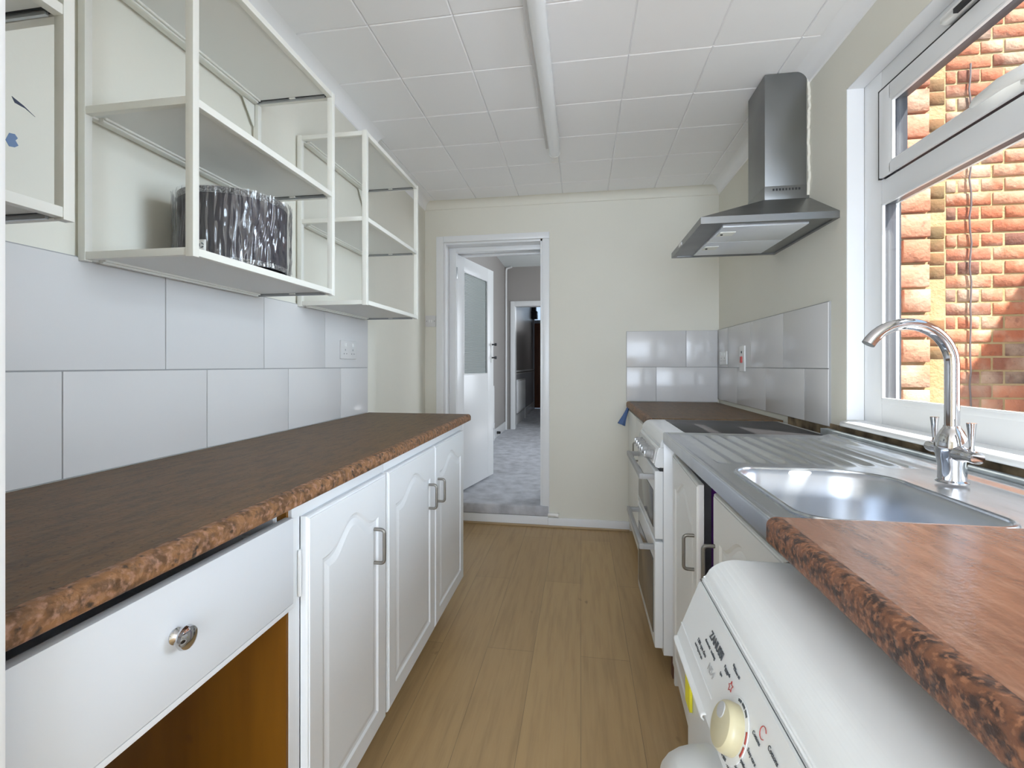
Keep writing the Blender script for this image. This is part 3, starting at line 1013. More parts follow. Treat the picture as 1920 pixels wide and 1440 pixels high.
# ------------------------------------------------------------------ ceiling strip lamp
fl = thing('strip_lamp', 'long white fluorescent strip lamp on the ceiling', 'lamp', (-0.15, 1.9, CZ))
box('base_channel', 'plug_grey', -0.192, -0.120, 1.16, 2.62, 2.380, CZ, fl, 0.003)
pr = []
for k in range(17):
    a = pi + pi * k / 16
    pr.append((-0.146 + 0.030 * cos(a), 2.372 + 0.026 * sin(a)))
MB().prism([(-0.116, 2.386)] + [(-0.176, 2.386)] + pr, 'y', 1.15, 2.655).build('diffuser', 'diffuser', fl)
MB().prism([(-0.115, 2.387)] + [(-0.177, 2.387)] + [(-0.146 + 0.0315 * cos(pi + pi * k / 16), 2.372 + 0.0275 * sin(pi + pi * k / 16)) for k in range(17)], 'y', 2.650, 2.668, 0.003).build('end_cap', 'plastic', fl)
MB().prism([(-0.115, 2.387)] + [(-0.177, 2.387)] + [(-0.146 + 0.0315 * cos(pi + pi * k / 16), 2.372 + 0.0275 * sin(pi + pi * k / 16)) for k in range(17)], 'y', 1.135, 1.153, 0.003).build('end_cap', 'plastic', fl)

# ------------------------------------------------------------------ cooker hood
hd = thing('cooker_hood', 'stainless steel chimney cooker hood on the right wall above the cooker', 'cooker hood', (0.7, 2.19, 1.715))
HX, HY0, HY1, HZ = 0.455, 1.90, 2.49, 1.718
CX, CY0, CY1, CZ0 = 0.768, 2.135, 2.335, 1.872
MB().box(CX, RW, CY0, CY1, CZ0 - 0.01, CZ - 0.002, 0.0015).build('chimney', 'hood_steel', hd)
MB().box(CX - 0.0012, RW, CY0 - 0.0012, CY1 + 0.0012, CZ0 - 0.004, CZ0 + 0.058, 0.001).build('chimney_sleeve', 'hood_steel', hd)
bm = bmesh.new()
lo = [bm.verts.new(p) for p in ((HX, HY0, HZ + 0.026), (RW, HY0, HZ + 0.026), (RW, HY1, HZ + 0.026), (HX, HY1, HZ + 0.026))]
hi = [bm.verts.new(p) for p in ((CX - 0.006, CY0 - 0.006, CZ0), (RW, CY0 - 0.006, CZ0), (RW, CY1 + 0.006, CZ0), (CX - 0.006, CY1 + 0.006, CZ0))]
bl = [bm.verts.new(p) for p in ((HX, HY0, HZ), (RW, HY0, HZ), (RW, HY1, HZ), (HX, HY1, HZ))]
il = [bm.verts.new(p) for p in ((HX + 0.02, HY0 + 0.02, HZ), (RW - 0.012, HY0 + 0.02, HZ), (RW - 0.012, HY1 - 0.02, HZ), (HX + 0.02, HY1 - 0.02, HZ))]
iu = [bm.verts.new((v.co.x, v.co.y, HZ + 0.006)) for v in il]
for a_, b_ in ((lo, hi), (bl, lo), (il, bl), (iu, il)):
    for i in range(4):
        j = (i + 1) % 4
        bm.faces.new((a_[i], a_[j], b_[j], b_[i]))
bm.faces.new(hi)
bm.faces.new(iu[::-1])
t = MB()
t.join(bm)
t.build('canopy', 'hood_steel', hd, angle=15)
for (ya, yb) in ((1.955, 2.19), (2.193, 2.44)):
    f_ = box('grease_filter', 'pan_white', HX + 0.095, 0.86, ya, yb, HZ - 0.0015, HZ + 0.006, hd, 0.001)
    box('light_lens', 'lightlens', HX + 0.105, HX + 0.165, ya + 0.07, ya + 0.13, HZ - 0.004, HZ + 0.004, hd, 0.001)
    MB().lathe([(0, 0), (0.005, 0), (0.005, 0.003), (0, 0.003)], axis_mtx((HX + 0.118, ya + 0.10, HZ - 0.004), (0, 0, -1)), 12).build('lamp_hole', 'black', hd)
sl = MB()
for k in range(9):
    xx = CX + 0.030 + k * 0.0125
    sl.box(xx, xx + 0.007, CY0 - 0.0022, CY0 - 0.0010, CZ0 + 0.038, CZ0 + 0.047)
sl.build('vent_hole', 'black', hd)
box('switch_bar', 'plastic', HX - 0.003, HX + 0.002, 2.24, 2.30, HZ + 0.006, HZ + 0.020, hd, 0.001)
# rough filler where the chimney meets wall and ceiling
random.seed(4)
zz_ = [1.885 + 0.515 * k / 46 for k in range(47)]
edge = [(CY0 - 0.004 - random.uniform(0.0, 0.010) - 0.004 * sin(z * 23), z) for z in zz_]
inner = [(CY0 + 0.004, z) for z in reversed(zz_)]
rfo = MB().prism(edge + inner, 'x', RW - 0.010, RW - 0.0005).build('filler_bead', 'wall', hd)
rfo['label'] = 'rough plaster filler bead'

# ------------------------------------------------------------------ cooker
ck = thing('cooker', 'white freestanding electric cooker with black ceramic hob and double oven', 'cooker', (0.6, 2.08, 0))
KY0, KY1 = 1.818, 2.345
MB().box(0.304, 0.905, KY0, KY1, 0.095, 0.885, 0.003).build('body', 'enamel', ck)
MB().box(0.34, 0.36, KY0 + 0.02, KY0 + 0.05, 0, 0.097).box(0.34, 0.36, KY1 - 0.05, KY1 - 0.02, 0, 0.097).box(0.86, 0.88, KY0 + 0.02, KY0 + 0.05, 0, 0.097).box(0.86, 0.88, KY1 - 0.05, KY1 - 0.02, 0, 0.097)\
    .box(0.35, 0.37, KY0 + 0.02, KY1 - 0.02, 0.03, 0.094).build('foot_rail', 'rust', ck)
prf = [(0.905, 0.884), (0.905, 0.916), (0.375, 0.916)]
for k in range(1, 8):
    a = pi / 2 * k / 7
    prf.append((0.338 - 0.045 * sin(a), 0.876 + 0.040 * cos(a)))
prf += [(0.293, 0.868), (0.330, 0.868)]
MB().prism(prf, 'y', KY0 + 0.001, KY1 - 0.001, 0.002, 2).build('hob_surround', 'enamel', ck)
hbx = box('hob_glass', 'glass_black', 0.395, 0.885, KY0 + 0.018, KY1 - 0.02, 0.914, 0.9175, ck, 0.001)
MB().prism([(0.292, 0.869), (0.284, 0.862), (0.272, 0.800), (0.279, 0.792), (0.305, 0.790), (0.305, 0.869)], 'y', KY0 + 0.001, KY1 - 0.001, 0.003, 2).build('control_panel', 'enamel', ck)
MB().prism([(0.2810, 0.860), (0.2695, 0.805), (0.280, 0.805), (0.290, 0.860)], 'y', KY0 + 0.03, KY1 - 0.03).build('panel_inlay', 'plug_grey', ck)
for k in range(6):
    y = KY0 + 0.075 + k * 0.058 + (0.03 if k > 0 else 0)
    kk = MB().lathe([(0, 0), (0.019, 0), (0.019, 0.006), (0.0155, 0.010), (0.0145, 0.024), (0.012, 0.027), (0, 0.027)], axis_mtx((0.274, y, 0.829), (-1, 0, 0.18)), 22)
    ko = kk.build('control_knob', M['knob_grey'], ck)
    box('grip', 'greymetal', 0.243, 0.253, y - 0.003, y + 0.003, 0.817, 0.842, ko, 0.001)


def oven_door(z0, z1, zg0, zg1, zh):
    o = MB().box(0.273, 0.3035, KY0 + 0.003, KY1 - 0.003, z0, z1, 0.005, 3).build('oven_door', 'enamel', ck)
    box('oven_glass', 'oven_glass', 0.2705, 0.275, KY0 + 0.035, KY1 - 0.045, zg0, zg1, o, 0.001)
    h_ = MB().box(0.218, 0.234, KY0 + 0.015, KY1 - 0.03, zh - 0.010, zh + 0.012, 0.003)
    h_.box(0.228, 0.275, KY0 + 0.015, KY0 + 0.033, zh - 0.010, zh + 0.010, 0.003).box(0.228, 0.275, KY1 - 0.05, KY1 - 0.03, zh - 0.010, zh + 0.010, 0.003)
    h_.build('handle_bar', 'knob_grey', o)


oven_door(0.525, 0.780, 0.560, 0.700, 0.755)
oven_door(0.118, 0.515, 0.160, 0.440, 0.490)
box('door_gap', 'black', 0.290, 0.3035, KY0 + 0.004, KY1 - 0.004, 0.779, 0.793, ck)

# ------------------------------------------------------------------ far right corner cupboard
cc = thing('base_cupboard', 'off-white corner base cupboard between the cooker and the back wall', 'cupboard', (0.6, 2.9, 0))
MB().box(0.349, 0.93, 2.355, BY - 0.016, 0.07, 0.879).build('carcass', 'cab_cream', cc)
box('plinth', 'cab_cream', 0.39, 0.90, 2.36, BY - 0.03, 0.0, 0.07, cc)
do = arch_door('door', 'cab_cream', cc, 2.36, 2.92, 0.09, 0.862, 0.330, -1, 0.06)
d_handle(do, 0.330, 2.83, 0.618, 0.722, -1)
box('filler_panel', 'cab_cream', 0.331, 0.349, 2.925, BY - 0.03, 0.09, 0.862, cc, 0.002)
bl_ = thing('blue_cloth', 'scrap of blue cloth hanging from the corner worktop edge', 'cloth', (0.32, 3.40, 0.85))
bm = bmesh.new()
g = []
for i in range(7):
    row = []
    for j in range(9):
        s_, q_ = i / 6, j / 8
        wdt = 0.018 + 0.035 * q_
        row.append(bm.verts.new((0.326 - 0.045 * q_ + (s_ - 0.5) * wdt * 0.9 + 0.003 * sin(9 * s_ + 4 * q_), 3.37 + 0.006 * sin(7 * s_ + 2 * q_), 0.885 - 0.115 * q_ - 0.02 * s_ * q_)))
    g.append(row)
for i in range(6):
    for j in range(8):
        bm.faces.new((g[i][j], g[i + 1][j], g[i + 1][j + 1], g[i][j + 1]))
t = MB()
t.join(bm)
o_ = t.build('cloth_flap', 'blue', bl_)
sd = o_.modifiers.new('thickness', 'SOLIDIFY')
sd.thickness = 0.002

# ------------------------------------------------------------------ sink cupboard
sc_ = thing('base_cupboard', 'off-white sink base cupboard with one door ajar, beside the cooker', 'cupboard', (0.6, 1.3, 0))
MB().box(0.346, 0.36, 0.850, 0.862, 0.07, 0.884).box(0.34, 0.93, 0.845, 0.850, 0.07, 0.884).box(0.34, 0.93, 1.798, 1.812, 0.0, 0.884).box(0.334, 0.36, 0.85, 1.812, 0.860, 0.884)\
    .box(0.34, 0.93, 0.85, 1.8, 0.07, 0.085).build('carcass', 'cab_cream', sc_)
box('back_panel', 'purple', 0.90, 0.93, 0.85, 1.79, 0.085, 0.70, sc_)
box('centre_post', 'purple', 0.362, 0.372, 1.255, 1.395, 0.085, 0.86, sc_)
box('plinth', 'cab_cream', 0.41, 0.43, 0.85, 1.80, 0.0, 0.07, sc_)
hx, hy = 0.331, 1.792
mtx = Matrix.Translation((hx, hy, 0)) @ Matrix.Rotation(radians(-2.4), 4, 'Z') @ Matrix.Translation((-hx, -hy, 0))
da = arch_door('door', 'cab_cream', sc_, 1.345, 1.792, 0.085, 0.850, 0.331, -1, 0.055, mtx)
d_handle(da, 0.331, 1.385, 0.602, 0.697, -1, mtx)
db = arch_door('door', 'cab_cream', sc_, 0.845, 1.262, 0.085, 0.850, 0.331, -1, 0.055)
d_handle(db, 0.331, 1.244, 0.630, 0.722, -1)

# ------------------------------------------------------------------ sink
sk = thing('sink', 'stainless steel sink top with single bowl and grooved drainer under the window', 'sink', (0.6, 1.3, 0.925))
SX0, SX1, SKY0, SKY1, SZ = 0.300, 0.884, 0.809, 1.806, 0.926
# bowl opening
BX0, BX1, BY0, BY1 = 0.362, 0.668, 0.822, 1.205


def rrect(x0, x1, y0, y1, r, n=8):
    pts = []
    rs = r if isinstance(r, (list, tuple)) else [r] * 4
    for (cx_, cy_, a0, rr) in ((x1 - rs[0], y1 - rs[0], 0, rs[0]), (x0 + rs[1], y1 - rs[1], pi / 2, rs[1]), (x0 + rs[2], y0 + rs[2], pi, rs[2]), (x1 - rs[3], y0 + rs[3], 3 * pi / 2, rs[3])):
        for k in range(n + 1):
            a = a0 + pi / 2 * k / n
            pts.append((cx_ + rr * cos(a), cy_ + rr * sin(a)))
    return pts


rad = [0.10, 0.055, 0.05, 0.05]
outer = rrect(BX0 - 0.012, BX1 + 0.012, BY0 - 0.010, BY1 + 0.012, [q + 0.01 for q in rad])
bm = bmesh.new()
loops = []
for (ins, z) in ((0.0, SZ), (0.006, SZ + 0.0022), (0.012, SZ - 0.001), (0.018, SZ - 0.010), (0.024, SZ - 0.06), (0.030, SZ - 0.125), (0.040, SZ - 0.150), (0.062, SZ - 0.163)):
    pts = rrect(BX0 - 0.012 + ins, BX1 + 0.012 - ins, BY0 - 0.010 + ins, BY1 + 0.012 - ins, [max(q + 0.01 - ins * 0.6, 0.02) for q in rad])
    loops.append([bm.verts.new((p[0], p[1], z)) for p in pts])
for a_, b_ in zip(loops[:-1], loops[1:]):
    for i in range(len(a_)):
        j = (i + 1) % len(a_)
        bm.faces.new((a_[i], a_[j], b_[j], b_[i]))
bm.faces.new(loops[-1])
t = MB()
t.join(bm)
bowl = t.build('bowl', 'bowl_steel', sk, angle=60)
# top deck with a hole for the bowl; grooves pressed into the drainer
bm = bmesh.new()
NX, NY = 150, 190
hole = rrect(BX0 - 0.012, BX1 + 0.012, BY0 - 0.010, BY1 + 0.012, [q + 0.01 for q in rad])


def inside(px_, py_, poly):
    c_ = False
    n = len(poly)
    j = n - 1
    for i in range(n):
        xi, yi = poly[i]
        xj, yj = poly[j]
        if (yi > py_) != (yj > py_) and px_ < (xj - xi) * (py_ - yi) / (yj - yi) + xi:
            c_ = not c_
        j = i
    return c_


def deck_z(x, y):
    z = SZ
    # seven long grooves fading at both ends
    if 0.345 < x < 0.80 and 1.25 < y < 1.77:
        e = min(1.0, max(0.0, (y - 1.265) / 0.05)) * min(1.0, max(0.0, (1.765 - y) / 0.03))
        ph = (x - 0.350) / 0.050
        fr = ph - math.floor(ph)
        g_ = math.exp(-((fr - 0.5) / 0.26) ** 2)
        if 0 <= ph < 9:
            z += (0.0085 * g_ - 0.0055) * e
    # raised rim round the edge
    d = min(x - SX0, y - SKY0 if y > 1.3 else 1, SKY1 - y)
    if d < 0.012:
        z += 0.002
    if x > 0.835:
        z += min(0.006, (x - 0.835) * 0.3)
    return z


grid = {}
for i in range(NX + 1):
    for j in range(NY + 1):
        x = SX0 + 0.004 + (SX1 - SX0 - 0.004) * i / NX
        y = SKY0 + (SKY1 - SKY0) * j / NY
        grid[i, j] = (x, y)
verts = {}


def gv(i, j):
    if (i, j) not in verts:
        x, y = grid[i, j]
        verts[i, j] = bm.verts.new((x, y, deck_z(x, y)))
    return verts[i, j]


hin = rrect(BX0 - 0.005, BX1 + 0.005, BY0 - 0.003, BY1 + 0.005, rad)
for i in range(NX):
    for j in range(NY):
        xc_ = (grid[i, j][0] + grid[i + 1, j][0]) / 2
        yc_ = (grid[i, j][1] + grid[i, j + 1][1]) / 2
        if inside(xc_, yc_, hin):
            continue
        bm.faces.new((gv(i, j), gv(i + 1, j), gv(i + 1, j + 1), gv(i, j + 1)))
t = MB()
t.join(bm)
# folded front edge and the back upstand
t.prism([(SX0 + 0.005, SZ + 0.002), (SX0 + 0.001, SZ), (SX0, SZ - 0.004), (SX0, 0.890), (SX0 + 0.003, 0.896), (SX0 + 0.006, 0.892), (SX0 + 0.008, SZ)], 'y', SKY0, SKY1)
t.box(SX0 + 0.004, SX1, SKY1 - 0.002, SKY1, 0.895, SZ + 0.0015).box(SX0 + 0.004, SX1, SKY0, SKY0 + 0.001, 0.895, SZ)
t.build('deck', 'steel', sk, angle=50)
# bright bead on the bowl rim
rp = rrect(BX0 - 0.006, BX1 + 0.006, BY0 - 0.004, BY1 + 0.006, [q + 0.004 for q in rad], 10)
MB().tube([(p[0], p[1], SZ + 0.0012) for p in rp] + [(rp[0][0], rp[0][1], SZ + 0.0012)], 0.0045, 8).build('rim_bead', 'steel', sk)
# overflow
ov = MB().lathe([(0, 0.001), (0.008, 0.001), (0.010, 0.004), (0.019, 0.005), (0.021, 0.002), (0.021, 0)], axis_mtx((0.650, 0.955, 0.868), (-1, 0, 0.12)), 28)
ovo = ov.build('overflow', 'greymetal', sk)
MB().lathe([(0, 0.0), (0.0095, 0.0), (0.0095, 0.0045), (0, 0.0045)], axis_mtx((0.6495, 0.955, 0.868), (-1, 0, 0.12)), 20).build('overflow_hole', 'black', ovo)
MB().tube([(0.6455, 0.955, 0.850), (0.6445, 0.956, 0.835), (0.643, 0.955, 0.81)], 0.0009, 6).build('chain', 'greymetal', ovo)
MB().lathe([(0, 0.001), (0.02, 0.001), (0.036, 0.003), (0.040, 0.0), (0, 0)], axis_mtx((0.515, 1.01, SZ - 0.1625), (0, 0, 1)), 28).build('waste', 'greymetal', sk)
# galvanised strip behind
gs = tag(MB().box(0.888, 0.892, 0.86, 1.93, 0.900, 0.940, 0.001).box(0.892, 0.915, 0.86, 1.93, 0.936, 0.940, 0.001).build('metal_strip', 'galv'),
         'weathered galvanised metal strip standing behind the sink below the sill', 'metal strip')

# ------------------------------------------------------------------ tap
tp = thing('mixer_tap', 'chrome swan-neck kitchen mixer tap with two lever handles behind the sink bowl', 'tap', (0.765, 1.117, 0.93))
TX, TY = 0.765, 1.117
MB().lathe([(0, 0), (0.027, 0), (0.0275, 0.003), (0.0235, 0.006), (0.0230, 0.035), (0.0255, 0.050), (0.0285, 0.066), (0.0285, 0.080), (0.0255, 0.094), (0.0185, 0.108), (0.0145, 0.114), (0.0138, 0.118), (0, 0.118)],
           axis_mtx((TX, TY, 0.931), (0, 0, 1)), 40).build('tap_body', 'chrome', tp)
pts = [(TX, TY, 1.045), (TX, TY, 1.10), (TX, TY, 1.15)]
cR = 0.0845
for k in range(0, 25):
    a = radians(150) * k / 24
    pts.append((TX - cR + cR * cos(a), TY, 1.178 + cR * sin(a)))
MB().tube(pts, 0.0125, 24).build('spout', 'chrome', tp)
for sg in (1, -1):
    q = Vector((0.12 * sg, sg, 0.0)).normalized()
    c_ = Vector((TX, TY, 0.995))
    hb = MB().lathe([(0, 0.0), (0.0165, 0.0), (0.0160, 0.022), (0.0125, 0.036), (0.0115, 0.052), (0.0125, 0.060), (0.0115, 0.068), (0, 0.069)], axis_mtx(c_ + q * 0.010, q), 24)
    h_ = hb.build('valve', 'chrome', tp)
    p_ = c_ + q * 0.060
    MB().tube([p_ + Vector((0, 0, 0.008)), p_ + Vector((0, 0, 0.022)), p_ + Vector((0, 0, 0.052)), p_ + Vector((0, 0, 0.066))], [0.0055, 0.0042, 0.0065, 0.0082], 16).build('lever', 'chrome', h_)

# ------------------------------------------------------------------ washing machine
wm = thing('washing_machine', 'white front-loading washing machine under the right worktop', 'washing machine', (0.5, 0.54, 0))
W0, W1 = 0.236, 0.836
prf = [(0.80, 0.02), (0.80, 0.838), (0.79, 0.850), (0.26, 0.850)]
for k in range(1, 9):
    a = radians(75) * k / 8
    prf.append((0.26 - 0.0575 * sin(a) * 0.98, 0.805 + 0.045 * cos(a)))
prf += [(0.1995, 0.816), (0.205, 0.812), (0.205, 0.02)]
MB().prism(prf, 'y', W0, W1, 0.004, 2).build('cabinet', 'wm', wm)
P0 = Vector((0.198, 0, 0.815))
UP = Vector((0.362, 0, 0.932)).normalized()
NN = Vector((-0.932, 0, 0.362)).normalized()


def fp(y, b, off=0.0):
    """point on the sloping fascia: b metres up from its top edge"""
    return Vector((P0.x, y, P0.z)) + UP * b + NN * off


# fascia
a1 = fp(0, -0.105)
prf = [(P0.x, P0.z - 0.0015), (a1.x, a1.z), (a1.x + 0.004, a1.z - 0.012), (0.206, a1.z - 0.016), (0.206, P0.z - 0.0015)]
fas = MB().prism(prf, 'y', W0 + 0.001, W1 - 0.001, 0.003, 2).build('control_fascia', 'wm', wm)
MB().tube([(P0.x + 0.0006, W0 + 0.003, P0.z + 0.0002), (P0.x + 0.0006, W1 - 0.003, P0.z + 0.0002)], 0.0006, 6).build('seam', 'print', wm)
# detergent drawer grip: shallow scoop with a lip
bm = bmesh.new()
sc = []
for j, (b, off) in enumerate(((-0.079, 0.0008), (-0.083, -0.003), (-0.089, -0.006), (-0.096, -0.0065), (-0.103, -0.003), (-0.106, 0.002), (-0.109, 0.002), (-0.1105, -0.002))):
    sc.append([bm.verts.new(fp(y, b, off)) for y in (0.832, 0.828, 0.70, 0.652, 0.648)])
for a_, b_ in zip(sc[:-1], sc[1:]):
    for i in range(4):
        bm.faces.new((a_[i], a_[i + 1], b_[i + 1], b_[i]))
t = MB()
t.join(bm)
o_ = t.build('detergent_drawer', 'wm', wm, angle=60)
sd = o_.modifiers.new('thickness', 'SOLIDIFY')
sd.thickness = 0.002
# lower front and door
MB().box(0.178, 0.2055, W0 + 0.002, W1 - 0.002, 0.03, 0.690, 0.006, 3).build('front_panel', 'wm', wm)
md = MB().lathe([(0, 0.012), (0.09, 0.012), (0.115, 0.020), (0.126, 0.040), (0.135, 0.052), (0.144, 0.060), (0.153, 0.064), (0.162, 0.062), (0.171, 0.053), (0.178, 0.040), (0.183, 0.023), (0.186, 0.0), (0, 0)], axis_mtx((0.179, 0.590, 0.492), (-1, 0, 0)), 64)
dro = md.build('loading_door', 'wm', wm)
MB().lathe([(0, 0.013), (0.09, 0.013), (0.112, 0.0165), (0.112, 0.019), (0.088, 0.018), (0.04, 0.024), (0, 0.026)], axis_mtx((0.179, 0.590, 0.492), (-1, 0, 0)), 48).build('door_glass', 'oven_glass', dro)
# programme knob
kc = fp(0.577, -0.0655, 0.0)
ring = MB().lathe([(0, 0), (0.0345, 0), (0.0345, 0.0010), (0.0335, 0.0012), (0, 0.0012)], axis_mtx(kc, NN), 48).build('dial_ring', 'wm', wm)
kb = MB().lathe([(0, 0.0), (0.0270, 0.0), (0.0270, 0.010), (0.0262, 0.0135), (0.0235, 0.0165), (0.016, 0.0178), (0, 0.0182)], axis_mtx(kc, NN), 44).build('programme_knob', 'knob_cream', wm)
sp = kc + Vector((0, 0.0065, 0)) + UP * 0.0125
MB().lathe([(0, 0.0), (0.0090, 0.0), (0.0085, 0.0012), (0, 0.0015)], axis_mtx(sp + NN * 0.0174, (NN + Vector((0, 0.02, 0)) + UP * 0.06).normalized()), 24).build('knob_spot', 'grey_spot', kb)


def ticks(a0, a1, n, m_):
    t = MB()
    for k in range(n):
        aa, ab = a0 + (a1 - a0) * k / n, a0 + (a1 - a0) * (k + 0.8) / n
        bm = bmesh.new()
        vv = []
        for q in range(5):
            a = radians(aa + (ab - aa) * q / 4)
            d = Vector((0, -cos(a), 0)) + UP * sin(a)
            vv.append((bm.verts.new(kc + d * 0.0302 + NN * 0.0016), bm.verts.new(kc + d * 0.0332 + NN * 0.0016)))
        for p, q in zip(vv[:-1], vv[1:]):
            bm.faces.new((p[0], p[1], q[1], q[0]))
        t.join(bm)
    o = t.build('dial_mark', m_, wm)
    s_ = o.modifiers.new('thickness', 'SOLIDIFY')
    s_.thickness = 0.0005


ticks(62, 118, 3, 'print')
ticks(-12, 42, 2, 'print_red')
ticks(-118, -66, 3, 'print')


def fascia_text(txt, y, b, size, m_, name='lettering', bold=0.0):
    cu = bpy.data.curves.new(name, 'FONT')
    cu.body = txt
    cu.size = size
    cu.extrude = 0.0003
    cu.offset = bold
    o = bpy.data.objects.new(name, cu)
    cu.materials.append(M[m_])
    p = fp(y, b, 0.0006)
    mt = Matrix(((0, UP.x, NN.x, p.x), (-1, UP.y, NN.y, p.y), (0, UP.z, NN.z, p.z), (0, 0, 0, 1)))
    me = bpy.data.meshes.new_from_object(o)
    bpy.data.objects.remove(o)
    me.transform(mt)
    o = bpy.data.objects.new(name, me)
    COL.objects.link(o)
    o.parent = wm
    o.matrix_parent_inverse = Matrix.Translation(-wm.location)
    return o


fascia_text('ZANUSSI', 0.720, -0.036, 0.0145, 'print', 'brand_lettering', 0.0004)
fascia_text('electronic  washing', 0.728, -0.047, 0.0062, 'print')
fascia_text('1200 rpm class', 0.752, -0.062, 0.0075, 'print')
fascia_text('wash 5 kg rinse spin', 0.755, -0.070, 0.005, 'print')
fascia_text('N54', 0.690, -0.066, 0.014, 'grey_spot')
fascia_text('Pre-wash', 0.650, -0.036, 0.006, 'print')
fascia_text('Cotton 60', 0.628, -0.020 - 0.003, 0.0050, 'print')
for (y, b, s_) in ((0.640, -0.050, 'Drain'), (0.648, -0.060, 'Spin'), (0.626, -0.033, 'Rinse')):
    fascia_text(s_, y + 0.006, b + 0.012, 0.0048, 'print')
fascia_text('Cottons', 0.544, -0.040, 0.0058, 'print')
fascia_text('Easy-care', 0.540, -0.058, 0.0058, 'print')
fascia_text('Cottons', 0.512, -0.030, 0.0070, 'print')
fascia_text('Synthetics', 0.545, -0.074, 0.0055, 'print')
fascia_text('Delicates', 0.550, -0.086, 0.0055, 'print')
fascia_text('Wool', 0.565, -0.098, 0.0055, 'print')


def loop_mark(y, b, r, star=False):
    t = MB()
    pts = []
    n = 10 if star else 14
    for k in range(n + (1 if star else -2)):
        a = 2 * pi * k / n + 0.6
        rr = r * (0.5 if (star and k % 2) else 1)
        pts.append(fp(y, b, 0.001) + Vector((0, -cos(a) * rr, 0)) + UP * sin(a) * rr)
    t.tube(pts, 0.0005, 6)
    t.build('printed_symbol', 'print_red', wm)


loop_mark(0.617, -0.040, 0.0062, True)
loop_mark(0.527, -0.026, 0.0062)
# yellow label edge on the front below the fascia
MB().box(0.1730, 0.1775, 0.795, 0.826, 0.615, 0.690).build('energy_label', 'yellow', wm)

# ------------------------------------------------------------------ stub of white pipe by the step
tag(MB().tube([(-0.235, BY - 0.010, 0.092), (-0.165, BY - 0.012, 0.088)], 0.013, 14).tube([(-0.178, BY - 0.012, 0.0885), (-0.160, BY - 0.012, 0.088)], 0.016, 14).build('pipe_stub', 'plastic'),
    'short white capped pipe on the wall at the right end of the carpeted step', 'pipe')

# ================================================================== DINING ROOM AND HALL
HZ0 = 0.15
struct(MB().box(-1.30, 1.6, BY + 0.02, 12.0, HZ0 - 0.05, HZ0).box(-1.008, -0.232, BY - 0.022, BY + 0.03, 0.078, HZ0 + 0.001, 0.012, 4).build('floor', 'carpet'))
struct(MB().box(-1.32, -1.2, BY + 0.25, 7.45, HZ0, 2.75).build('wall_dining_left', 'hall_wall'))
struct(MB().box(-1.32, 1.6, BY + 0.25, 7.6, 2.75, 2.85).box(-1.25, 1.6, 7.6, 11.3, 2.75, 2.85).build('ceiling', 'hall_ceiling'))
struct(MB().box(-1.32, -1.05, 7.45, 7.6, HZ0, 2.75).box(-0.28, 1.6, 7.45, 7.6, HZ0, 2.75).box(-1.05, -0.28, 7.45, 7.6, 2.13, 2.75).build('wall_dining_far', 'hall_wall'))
struct(MB().box(-1.112, -1.048, 7.432, 7.45, HZ0, 2.20, 0.004).box(-1.048, -0.22, 7.432, 7.45, 2.13, 2.20, 0.004).box(-0.282, -0.22, 7.432, 7.45, HZ0, 2.13, 0.004)
       .box(-1.052, -1.04, 7.45, 7.6, HZ0, 2.13).box(-0.29, -0.28, 7.45, 7.6, HZ0, 2.13).box(-1.04, -0.29, 7.45, 7.6, 2.12, 2.13).build('trim_11', 'gloss_white'))
struct(MB().box(1.5, 1.6, BY + 0.25, 4.6, HZ0, 2.75).box(1.5, 1.6, 6.5, 7.45, HZ0, 2.75).box(1.5, 1.6, 4.6, 6.5, HZ0, 0.9).box(1.5, 1.6, 4.6, 6.5, 2.3, 2.75).build('wall_dining_right', 'hall_wall'))
struct(MB().box(-1.2, -1.182, 3.72, 7.43, HZ0, 0.28, 0.004).build('baseboard_left', 'gloss_white'))
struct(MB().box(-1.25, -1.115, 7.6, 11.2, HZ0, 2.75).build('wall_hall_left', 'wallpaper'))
struct(MB().box(-1.115, -1.10, 7.6, 11.1, HZ0 + 0.16, 1.02).build('trim_12', 'dado_grey'))
struct(MB().box(-1.115, -1.085, 7.6, 11.1, 1.06, 1.085, 0.004).box(-1.112, -1.09, 7.6, 11.1, 1.02, 1.035, 0.004).build('trim_13', 'gloss_white'))
struct(MB().box(-1.115, -1.09, 7.6, 11.1, HZ0, HZ0 + 0.17, 0.004).build('baseboard_hall', 'gloss_white'))
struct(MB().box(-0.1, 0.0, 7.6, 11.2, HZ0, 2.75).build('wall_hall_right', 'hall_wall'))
# front door with its frame and light above
struct(MB().box(-1.115, -1.085, 11.06, 11.2, HZ0, 2.75, 0.003).box(-1.085, -0.1, 11.06, 11.2, 2.17, 2.24, 0.003).box(-1.085, -0.1, 11.06, 11.2, 2.66, 2.75)
       .box(-0.22, -0.1, 11.06, 11.2, HZ0, 2.75).build('trim_14', 'dado_grey'))
fd = struct(MB().box(-1.083, -0.222, 11.10, 11.15, HZ0 + 0.015, 2.168, 0.003).box(-1.0, -0.3, 11.09, 11.10, 0.35, 0.95, 0.006).box(-1.0, -0.3, 11.09, 11.10, 1.15, 2.0, 0.006).build('door_2', 'brown_door'))
tl = struct(MB().box(-1.084, -0.222, 11.12, 11.126, 2.242, 2.658).build('window_2', mat('frosted_transom', (0.9, 0.9, 0.9), 0.6)))
b = tl.data.materials[0].node_tree.nodes['Principled BSDF']
b.inputs['Transmission Weight'].default_value = 0.9

